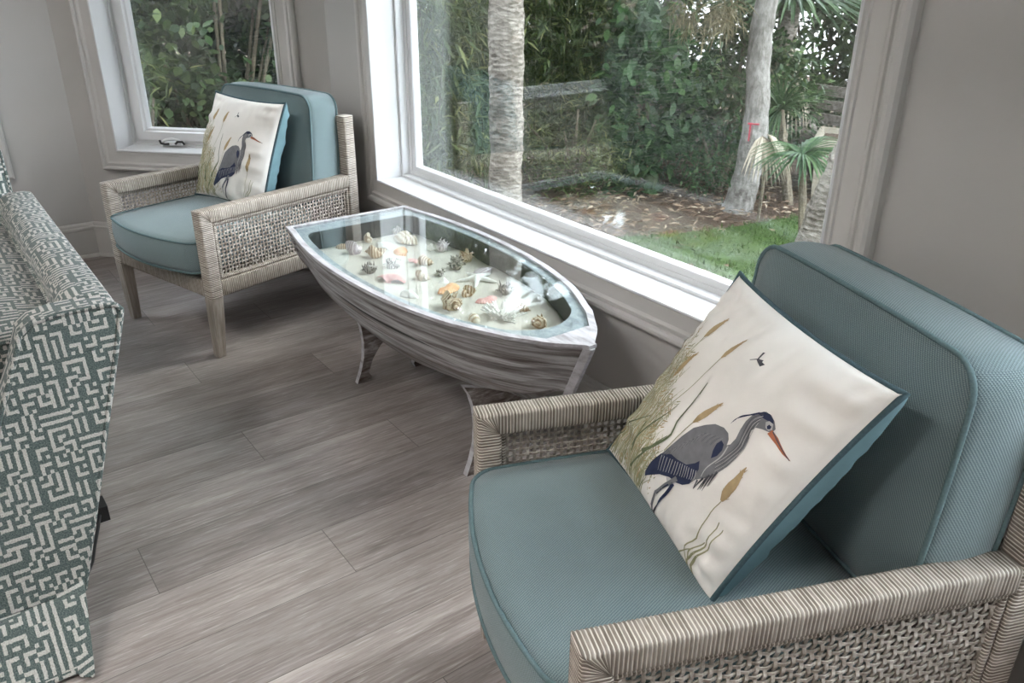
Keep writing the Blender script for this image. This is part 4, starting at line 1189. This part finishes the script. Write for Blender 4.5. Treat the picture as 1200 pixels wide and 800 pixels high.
def clumps(rs, n, c, r, k, cr):
    """leaf points gathered into k clumps over an ellipsoid"""
    cc = blob(rs, k, c, r, .5); pts = cc[rs.randint(0, k, n)] + rs.randn(n, 3)*cr
    return pts

def stems(parent, base, tops, rad, mat=None, name='stem'):
    mb = MB(); b = Vector(base)
    for t in tops:
        t = Vector(t); m = b.lerp(t, .5) + Vector((0, 0, .1)); mb.tube([b, m, t], [rad, rad*.75, rad*.35], 6)
    return mb.build(name, mat or M['stem'], parent, world=True, smooth=True)

def bush(name, label, cat, x, y, r, h, n, mat, L, W, seed, group=None, z=ZG, shape=4, droop=.3, k=60, cr=.10, ty=None, varp=1.0):
    root = empty(name, (x, y, z), 0, label, cat, group); rs = np.random.RandomState(seed)
    ry = ty or r
    pts = clumps(rs, n, (x, y, z + h*.52), (r, ry, h*.5), k, cr); pts = pts[pts[:, 2] > z+.04]
    leaves('foliage', mat, root, pts, L, W, seed+1, droop, shape=shape, varp=varp)
    tops = [(x + rs.uniform(-.6, .6)*r, y + rs.uniform(-.6, .6)*ry, z + h*rs.uniform(.5, .95)) for _ in range(7)]
    stems(root, (x, y, z-.05), tops, .022)
    return root

# bamboo thickets: canes with long drooping leaves
def bamboo(x, y, r, h, n, seed, label):
    root = empty('bamboo_clump', (x, y, ZG), 0, label, 'bamboo', 'bamboo thicket beyond the big window'); rs = np.random.RandomState(seed)
    mb = MB(); P = []
    for k in range(34):
        a = rs.rand()*2*PI; q = math.sqrt(rs.rand())*r; bx = x + math.cos(a)*q*.7; by = y + math.sin(a)*q*.7
        hh = h*rs.uniform(.6, 1.05); lean = Vector((rs.uniform(-.5, .5)*r, rs.uniform(-.5, .5)*r, 0))
        path = [Vector((bx, by, ZG-.05)) + lean*(s**2) + Vector((0, 0, hh*s)) for s in (0, .25, .5, .75, 1)]
        mb.tube(path, [.009, .008, .007, .005, .003], 6)
        for j in range(n//34):
            s = rs.uniform(.12, 1); p = Vector((bx, by, ZG)) + lean*s*s + Vector((0, 0, hh*s)); ang = rs.rand()*2*PI; rr = rs.rand()**.6*.30
            P.append((p.x + math.cos(ang)*rr, p.y + math.sin(ang)*rr, p.z + rs.uniform(-.05, .08)))
    leaves('foliage', M['bamboo'], root, np.array(P), .16, .026, seed+1, .45)
    mb.build('cane', M['canes'], root, world=True, smooth=True)
bamboo(-6.6, 3.75, .9, 3.4, 10200, 101, 'leafy bamboo clump filling the far side of the big window, before the palm trunk')
bamboo(-6.9, 4.9, .9, 3.8, 10200, 102, 'yellow-green bamboo clump right behind the palm trunk')
bamboo(-6.9, 6.1, .9, 3.2, 9200, 103, 'bamboo clump in the middle of the big window')
bush('shrub', 'low feathery shrub spilling over the mulch in front of the middle bamboo', 'shrub', -6.1, 5.2, .75, .95, 3400, M['bamboo'], .10, .014, 111, droop=.2)
bush('shrub', 'dark glossy broad-leaved shrub between the bamboo and the curved tree', 'shrub', -5.75, 5.75, .42, 1.95, 2400, M['broad'], .125, .062, 112, shape=6, droop=.5, k=36)
bush('shrub', 'pale green leafy shrub directly behind the curved tree trunk', 'shrub', -5.5, 6.75, .75, 1.7, 3400, M['ivy'], .08, .038, 113, shape=6)
bush('shrub', 'grey-green thicket low around the foot of the curved tree', 'shrub', -5.25, 6.35, .6, 1.0, 2600, M['broad'], .07, .02, 114)
bush('hedge', 'tall evergreen hedge at the back of the garden', 'hedge', -8.6, 8.4, 2.3, 4.8, 6000, M['oak'], .20, .10, 121, k=180, cr=.3, ty=1.2)
bush('hedge', 'dark hedge behind the bamboo, seen through its leaves', 'hedge', -9.0, 5.2, 1.0, 4.6, 7500, M['oak'], .20, .10, 122, k=200, cr=.28, ty=2.6)
bush('hedge', 'dark leafy hedge behind the hanging dry fronds', 'hedge', -6.3, 9.3, 1.4, 2.7, 5000, M['oak'], .16, .07, 124, k=60, cr=.2, ty=.8)
# climbers in front of the narrow window
bush('ivy_hedge', 'ivy-covered hedge filling the narrow window', 'hedge', -6.55, 2.0, .55, 3.1, 13000, M['ivy'], .075, .052, 131, shape=6, k=150, cr=.13, ty=1.25, droop=.55)
bush('ivy_hedge', 'dark undergrowth at the foot of the ivy hedge outside the narrow window', 'hedge', -7.6, 1.7, .5, 3.4, 8000, M['oak'], .20, .12, 132, k=160, cr=.25, ty=2.2)
bush('bamboo_sprig', 'feathery bamboo sprays in front of the ivy hedge, at the narrow window', 'bamboo', -6.0, 1.2, .3, 2.0, 1500, M['bamboo'], .13, .018, 133, k=26, cr=.10, ty=.4)

def trunk(name, label, cat, path, rads, mat, n=18, rough=.012, seed=1, step=.03):
    root = empty(name, path[0], 0, label, cat)
    P = [Vector(p) for p in path]; L = [0]
    for a, b in zip(P, P[1:]): L.append(L[-1] + (b-a).length)
    m = int(L[-1]/step); rings = []
    for i in range(m+1):
        s = L[-1]*i/m; k = max(j for j in range(len(P)-1) if L[j] <= s + 1e-9); t = (s-L[k])/(L[k+1]-L[k])
        p0 = P[max(0, k-1)]; p1 = P[k]; p2 = P[k+1]; p3 = P[min(len(P)-1, k+2)]
        c = .5*((2*p1) + (p2-p0)*t + (2*p0-5*p1+4*p2-p3)*t*t + (3*p1-p0-3*p2+p3)*t**3); r = rads[k] + (rads[k+1]-rads[k])*t
        ring = []
        for q in range(n):
            a = 2*PI*q/n; d = Vector((math.cos(a), math.sin(a), 0))
            rr = r + rough*mnoise.noise(Vector((math.cos(a)*2.2, math.sin(a)*2.2, s*9 + seed))) + rough*.5*mnoise.noise(Vector((math.cos(a)*5, math.sin(a)*5, s*30)))
            ring.append(c + d*rr)
        rings.append(ring)
    mb = MB(); mb.loft(rings); tk = mb.build('trunk', mat, root, world=True, smooth=True)
    return root
def fan_frond(mb, o, d, L, n=22, spread=150, droop=.25, w=.03, col=None, cols=None, rs=None):
    o = Vector(o); d = Vector(d).normalized(); sd = d.cross(Vector((0, 0, 1)))
    sd = sd.normalized() if sd.length > .1 else Vector((1, 0, 0))
    for k in range(n):
        a = R(-spread/2 + spread*k/(n-1)); dd = (d*math.cos(a) + sd*math.sin(a)).normalized(); q = Vector((0, 0, 1)).cross(dd); 
        q = q.normalized() if q.length > .1 else sd
        l = L*(.75 + .25*math.cos(a)); pts = [o + dd*l*s + Vector((0, 0, -droop*l*s*s)) for s in (0, .3, .6, .85, 1)]
        ws = (.25, 1, .9, .5, .05); v = []
        for p, wk in zip(pts, ws): v += [p + q*w*wk*.5 + Vector((0, 0, .004)), p, p - q*w*wk*.5 + Vector((0, 0, .004))]
        mb.add(v, [(3*i, 3*i+1, 3*i+4, 3*i+3) for i in range(4)] + [(3*i+1, 3*i+2, 3*i+5, 3*i+4) for i in range(4)])
        val = rs.rand(); cols += [(val, val, val, 1)]*15
def fronds(name, mat, parent, items, seed):
    rs = np.random.RandomState(seed); mb = MB(); cols = []
    for (o, d, L, n, spread, droop, w) in items:
        fan_frond(mb, o, d, L, n, spread, droop, w, cols=cols, rs=rs)
    mb.col = cols
    # build without normal recalculation reordering
    o = mb.build(name, mat, parent, world=True); return o

palm = trunk('palm_tree', 'straight palm trunk with pale flaky bark standing close outside the big window', 'tree', [(-4.25, 3.06, ZG-.05), (-4.23, 3.05, .3), (-4.21, 3.035, 1.3), (-4.2, 3.03, 4.6)], [.115, .102, .108, .11], M['palmbark'], seed=3, rough=.016)
it = []
for k in range(14):
    a = 2*PI*k/14; it.append(((-4.2, 3.03, 4.6), (math.cos(a), math.sin(a), .5 if k % 2 else -.1), 1.3, 22, 140, .35, .05))
fronds('crown', M['palm'], palm, it, 5)
tree2 = trunk('curved_tree', 'smooth grey tree trunk that curves upward behind the mulch bed', 'tree', [(-4.72, 6.0, ZG-.05), (-4.66, 6.02, -.3), (-4.62, 6.0, .25), (-4.70, 6.03, .75), (-4.66, 6.0, 1.2), (-4.45, 5.95, 2.2), (-4.2, 5.9, 3.6)], [.15, .12, .105, .10, .09, .085, .07], M['oakbark'], seed=8, rough=.012)
rs = np.random.RandomState(77)
leaves('crown', M['oak'], tree2, clumps(rs, 6000, (-4.6, 6.2, 3.6), (2.2, 1.8, 1.3), 70, .25), .10, .045, 78)
pts = clumps(rs, 420, tuple(pxd(832, 12, 7.3)), (.26, .18, .10), 10, .06); leaves('hanging_moss', M['moss'], tree2, pts, .16, .008, 79, .8)
mb = MB(); mb.tube([(-4.66, 6.0, 1.5), (-4.9, 5.95, 1.35), (-5.3, 5.9, 1.25)], [.03, .022, .012], 8); mb.tube([(-4.62, 5.98, 1.9), (-3.9, 6.1, 2.3), (-3.2, 6.2, 2.5)], [.035, .025, .012], 8); mb.build('branch', M['oakbark'], tree2, world=True, smooth=True)
third = trunk('leaning_tree', 'leaning tree trunk with rough pale bark beside the nearer window jamb', 'tree', [(-2.33, 3.50, ZG-.05), (-2.28, 3.52, 0), (-2.20, 3.56, .55), (-2.1, 3.62, 1.1), (-1.9, 3.8, 3.4)], [.13, .11, .10, .095, .08], M['palmbark'], seed=15, rough=.02)
leaves('crown', M['oak'], third, clumps(rs, 4500, (-2.0, 4.2, 3.9), (1.8, 1.5, 1.0), 60, .25), .10, .045, 81)
# red ribbon mark on the curved trunk, on the side towards the house
mb = MB(); _t = Vector((.61, -.79, 0)); _s = Vector((.79, .61, 0)); _o = Vector((-4.645, 6.0, 0)) + _t*.128
_Mm = Matrix(((_s.x, _t.x, 0, _o.x), (_s.y, _t.y, 0, _o.y), (0, 0, 1, 0), (0, 0, 0, 1)))
mb.box((-.027, -.02, .06), (-.016, .004, .20), M=_Mm); mb.box((-.045, -.02, .20), (.050, .004, .210), M=_Mm); mb.build('red_tape', M['red'], tree2, world=True)
# palms near the curved tree
dp = empty('dry_palm', (-4.35, 5.85, ZG), 0, 'bleached dry palm frond hanging in front of the curved tree', 'palm frond')
o0 = pxd(893, 160, 7.05)
fronds('dry_leaf', M['dead'], dp, [(o0, (.55, -.2, -.12), .27, 16, 130, 1.1, .026), (o0 + Vector((.03, .02, .02)), (.3, .3, .0), .24, 12, 120, 1.2, .024)], 9)
mb = MB(); mb.tube([(-4.35, 5.85, ZG-.02), (-4.33, 5.83, -.2), tuple(o0)], [.016, .014, .010], 6); mb.build('stalk', M['stem'], dp, world=True)
fp = empty('fan_palm', (-3.62, 5.50, ZG), 0, 'small green fan palm beside the stone planter', 'palm')
o1 = pxd(940, 182, 6.7)
fronds('frond', M['palm'], fp, [(o1, (.7, .3, .55), .50, 22, 150, .55, .026), (o1, (-.6, -.2, .5), .48, 20, 150, .6, .026), (o1, (.1, -.7, .4), .42, 20, 150, .6, .026), (o1, (.2, .6, .7), .45, 20, 150, .5, .026)], 10)
mb = MB(); mb.tube([(-3.62, 5.50, ZG-.02), tuple(o1)], [.04, .025], 8); mb.build('stalk', M['stem'], fp, world=True)
fp2 = empty('fan_palm', (-4.55, 6.55, ZG), 0, 'dark spiky fan palm behind the dry frond', 'palm')
o2 = pxd(915, 128, 8.0)
fronds('frond', M['palm'], fp2, [(o2, (-.6, -.3, .8), .62, 24, 170, .3, .024), (o2, (.6, .0, .6), .60, 24, 170, .35, .024), (o2, (.0, -.4, .9), .60, 24, 170, .3, .024), (o2, (-.2, -.2, -.2), .5, 20, 160, .5, .024)], 12)
mb = MB(); mb.tube([(-4.55, 6.55, ZG-.02), tuple(o2)], [.05, .03], 8); mb.build('stalk', M['stem'], fp2, world=True)
cp = empty('cabbage_palm', (-4.75, 7.6, ZG), 0, 'palm with brown hanging skirts of old fronds near the bright gap', 'palm')
o3 = pxd(922, 38, 9.0)
mb = MB(); mb.tube([(-4.9, 7.6, ZG-.02), tuple(o3 - Vector((0, 0, .3))), tuple(o3 + Vector((0, 0, .3)))], [.12, .11, .10], 10); mb.build('trunk', M['palmbark'], cp, world=True, smooth=True)
fronds('dry_leaf', M['dead'], cp, [(o3, (math.cos(a), math.sin(a), -.9), .50, 9, 46, 1.3, .030) for a in (-2.2, -1.2, -.4, .6, 2.5)], 13)
fronds('frond', M['palm'], cp, [(o3 + Vector((0, 0, .3)), (math.cos(a), math.sin(a), .35), 1.0, 22, 140, .4, .04) for a in (0, .9, 1.8, 2.7, 3.6, 4.5, 5.4)], 14)
# side hedges; the one beside the viewer is added to screen bright sky
bush('garden_hedge', 'unseen evergreen hedge added to screen bright sky outside the window beside the viewer', 'hedge', 3.3, 1.6, .8, 4.8, 9000, M['oak'], .22, .12, 141, k=150, cr=.3, ty=3.4)
bush('garden_hedge', 'evergreen hedge outside the window behind the recliner', 'hedge', -6.9, -.9, .6, 3.4, 9000, M['oak'], .22, .12, 142, k=190, cr=.28, ty=2.6)
# planter, slat fence, made-up white house beyond in place of bright sky gaps
pl_ = empty('planter', (-4.40, 7.25, ZG), R(30), 'square stone-coloured planter beside the fan palm', 'planter')
mb = MB(); prof = [(.30, 0), (.31, .02), (.34, .50), (.37, .51), (.37, .58), (.33, .58), (.31, .50)]
rings = [[Vector((sx*r, sy*r, z)) for sx, sy in ((-1, -1), (1, -1), (1, 1), (-1, 1))] for r, z in prof]; mb.loft(rings); mb.build('pot', M['concrete'], pl_, bevel=.006)
mb = MB(); mb.box((-.31, -.31, .49), (.31, .31, .53)); mb.build('soil', M['soil'], pl_)
fc = empty('slat_fence', (-5.6, 8.0, ZG), 0, 'low horizontal slat fence across the back of the garden', 'fence')
mb = MB()
for k in range(6): mb.box((-7.6, 7.72, ZG+.12+k*.14), (-3.2, 7.745, ZG+.22+k*.14))
mb.build('slats', M['fencewood'], fc, world=True)
for x in (-7.5, -6.1, -4.7, -3.3):
    mb = MB(); mb.box((x-.045, 7.745, ZG-.05), (x+.045, 7.835, ZG+1.05)); mb.build('post', M['fencewood'], fc, world=True)
hs = empty('sky_gap_house', (-9.5, 15.5, ZG), 0, 'made-up white house in place of bright sky gaps between the trees', 'house')
mb = MB(); mb.box((-27, 14.5, ZG), (-4.5, 20, 3.2)); mb.build('wall', M['sky_gap_wall'], hs, world=True)
mb = MB(); mb.loft([[Vector((-27.4, 14.1, 3.2)), Vector((-27.4, 20.4, 3.2)), Vector((-27.4, 17.2, 5.2))], [Vector((-4.1, 14.1, 3.2)), Vector((-4.1, 20.4, 3.2)), Vector((-4.1, 17.2, 5.2))]]); mb.build('roof', M['houseroof'], hs, world=True)
for x in (-14, -11, -6.2):
    mb = MB(); mb.box((x-.5, 14.47, .8), (x+.5, 14.51, 2.3)); mb.build('window', M['black'], hs, world=True)

# tall trees whose crowns close the view upwards
def shade_tree(x, y, h, r, n, seed, label, foot=None):
    f = foot or (x, y)
    t = trunk('shade_tree', label, 'tree', [(f[0], f[1], ZG-.05), (f[0]*.85+x*.15, f[1]*.85+y*.15, 1.8), (x, y+.1, h)], [.16, .13, .08], M['oakbark'], seed=seed); t['group'] = 'shade trees at the back of the garden'
    rs_ = np.random.RandomState(seed)
    leaves('crown', M['oak'], t, clumps(rs_, n, (x, y, h), (r, r*.9, h*.42), 120, .32), .17, .085, seed+1)
shade_tree(-7.2, 7.6, 4.6, 2.6, 9000, 301, 'tall shade tree behind the middle bamboo')
shade_tree(-9.6, 4.6, 4.8, 2.6, 9000, 302, 'tall shade tree behind the yellow-green bamboo')
shade_tree(-3.6, 9.6, 4.8, 2.7, 9000, 303, 'tall shade tree behind the palms near the bright gap')
shade_tree(-6.4, 5.8, 3.9, 2.0, 9000, 305, 'shade tree whose low crown hangs over the bamboo', (-8.2, 6.6))
shade_tree(-5.4, 4.9, 5.6, 2.2, 8000, 304, 'shade tree leaning over the lawn and mulch bed', (-1.9, 6.3))
# dry litter over the mulch, blades over the lawn
rs = np.random.RandomState(5)
n = 5200; pp = np.stack([rs.uniform(-7.2, -3.6, n), rs.uniform(2.6, 7.4, n), np.full(n, ZG+.03)], 1)
def inside(x, y, poly):
    c = False; j = len(poly)-1
    for i in range(len(poly)):
        if (poly[i][1] > y) != (poly[j][1] > y) and x < (poly[j][0]-poly[i][0])*(y-poly[i][1])/(poly[j][1]-poly[i][1]) + poly[i][0]: c = not c
        j = i
    return c
keep = np.array([(not inside(a, b, lawn_poly)) or rs.rand() < .04 for a, b in pp[:, :2]]); pp = pp[keep]; pp[:, 2] += rs.rand(len(pp))*.03
tag(leaves('leaf_litter', M['litter'], None, pp, .09, .022, 6, 0, flat=True), 'dry brown leaf litter scattered over the mulch bed', 'leaf litter', kind='stuff')
n = 26000; pp = np.stack([rs.uniform(-4.9, -1.0, n), rs.uniform(2.3, 8.0, n), np.full(n, ZG+.035)], 1)
keep = np.array([inside(a, b, lawn_poly) for a, b in pp[:, :2]]); pp = pp[keep]
g = leaves('grass', M['grass'], None, pp, .055, .010, 8, -.75)
tag(g, 'short green lawn grass outside the big window', 'grass', kind='stuff')

# ------------------------------------------------------------------ light
w = bpy.data.worlds.new('overcast_sky'); scene.world = w; w.use_nodes = True
nt = w.node_tree; nt.nodes.clear()
out = nt.nodes.new('ShaderNodeOutputWorld'); bg = nt.nodes.new('ShaderNodeBackground')
tc = nt.nodes.new('ShaderNodeTexCoord'); sp = nt.nodes.new('ShaderNodeSeparateXYZ'); rp = nt.nodes.new('ShaderNodeValToRGB')
nt.links.new(tc.outputs['Generated'], sp.inputs[0]); nt.links.new(sp.outputs[2], rp.inputs[0]); nt.links.new(rp.outputs[0], bg.inputs[0]); nt.links.new(bg.outputs[0], out.inputs[0])
rp.color_ramp.elements[0].position = .0; rp.color_ramp.elements[0].color = (.88, .915, 1.0, 1)
rp.color_ramp.elements[1].position = .7; rp.color_ramp.elements[1].color = (.84, .89, 1.0, 1)
bg.inputs[1].default_value = 3.0
sun = bpy.data.lights.new('sun', 'SUN'); sun.energy = 1.2; sun.angle = R(25); sun.color = (1, .96, .90)
so_ = bpy.data.objects.new('sun', sun); link(so_); so_.rotation_euler = (R(38), R(8), R(160))

# unseen fill lamps added at the ceiling to brighten the interior
for k, (x, y) in enumerate(((-3.1, -1.0), (-1.9, -.7), (-.6, -1.2), (-2.4, -2.4), (-1.0, -2.5))):
    l = bpy.data.lights.new('fill_lamp', 'AREA'); l.shape = 'DISK'; l.size = .5; l.energy = (58, 60, 84, 58, 66)[k]; l.color = (1.0, .97, .945)
    o = bpy.data.objects.new('fill_lamp', l); link(o); o.location = (x, y, ZC-.03)
    mb = MB(); mb.lathe([(.25, ZC-.03), (.30, ZC-.03), (.31, ZC-.015), (.31, ZC+.01), (.25, ZC+.01), (.25, ZC-.03)], 40, M=Matrix.Translation((x, y, 0)))
    struct(mb.build('fill_lamp_trim', M['white'], smooth=True, angle=40))  # trim ring of the added fill lamp
def portal(name, A, d, nrm, op):
    a, b, za, zb = op; l = bpy.data.lights.new(name, 'AREA'); l.shape = 'RECTANGLE'; l.size = b-a; l.size_y = zb-za; l.cycles.is_portal = True
    o = bpy.data.objects.new(name, l); link(o); A = Vector(A); d = Vector(d); nrm = Vector(nrm)
    o.location = A + d*((a+b)/2) + nrm*.21 + Vector((0, 0, (za+zb)/2))
    zax = nrm; xax = d; yax = zax.cross(xax)           # light looks along -z = into the room
    o.matrix_world = Matrix(((xax.x, yax.x, zax.x, o.location.x), (xax.y, yax.y, zax.y, o.location.y), (xax.z, yax.z, zax.z, o.location.z), (0, 0, 0, 1)))
portal('portal', (XC, YW, 0), (1, 0, 0), (0, 1, 0), OP2); portal('portal', (XW, YC, 0), (Q, Q, 0), (-Q, Q, 0), OP1)
portal('portal', (XW, YR, 0), (0, 1, 0), (-1, 0, 0), OP3); portal('portal', (XC2, YW, 0), (Q, -Q, 0), (Q, Q, 0), OP6)

vs = scene.view_settings
scene.display_settings.display_device = 'sRGB'
vs.view_transform = 'Standard'; vs.look = 'None'; vs.gamma = 1; vs.use_curve_mapping = False; vs.exposure = 2.5
cy = scene.cycles
cy.max_bounces = 10; cy.diffuse_bounces = 5; cy.glossy_bounces = 5; cy.transmission_bounces = 6; cy.transparent_max_bounces = 24
cy.use_denoising = True; cy.sample_clamp_indirect = 8; cy.caustics_reflective = False; cy.caustics_refractive = False
try: cy.denoiser = 'OPENIMAGEDENOISE'
except Exception: pass
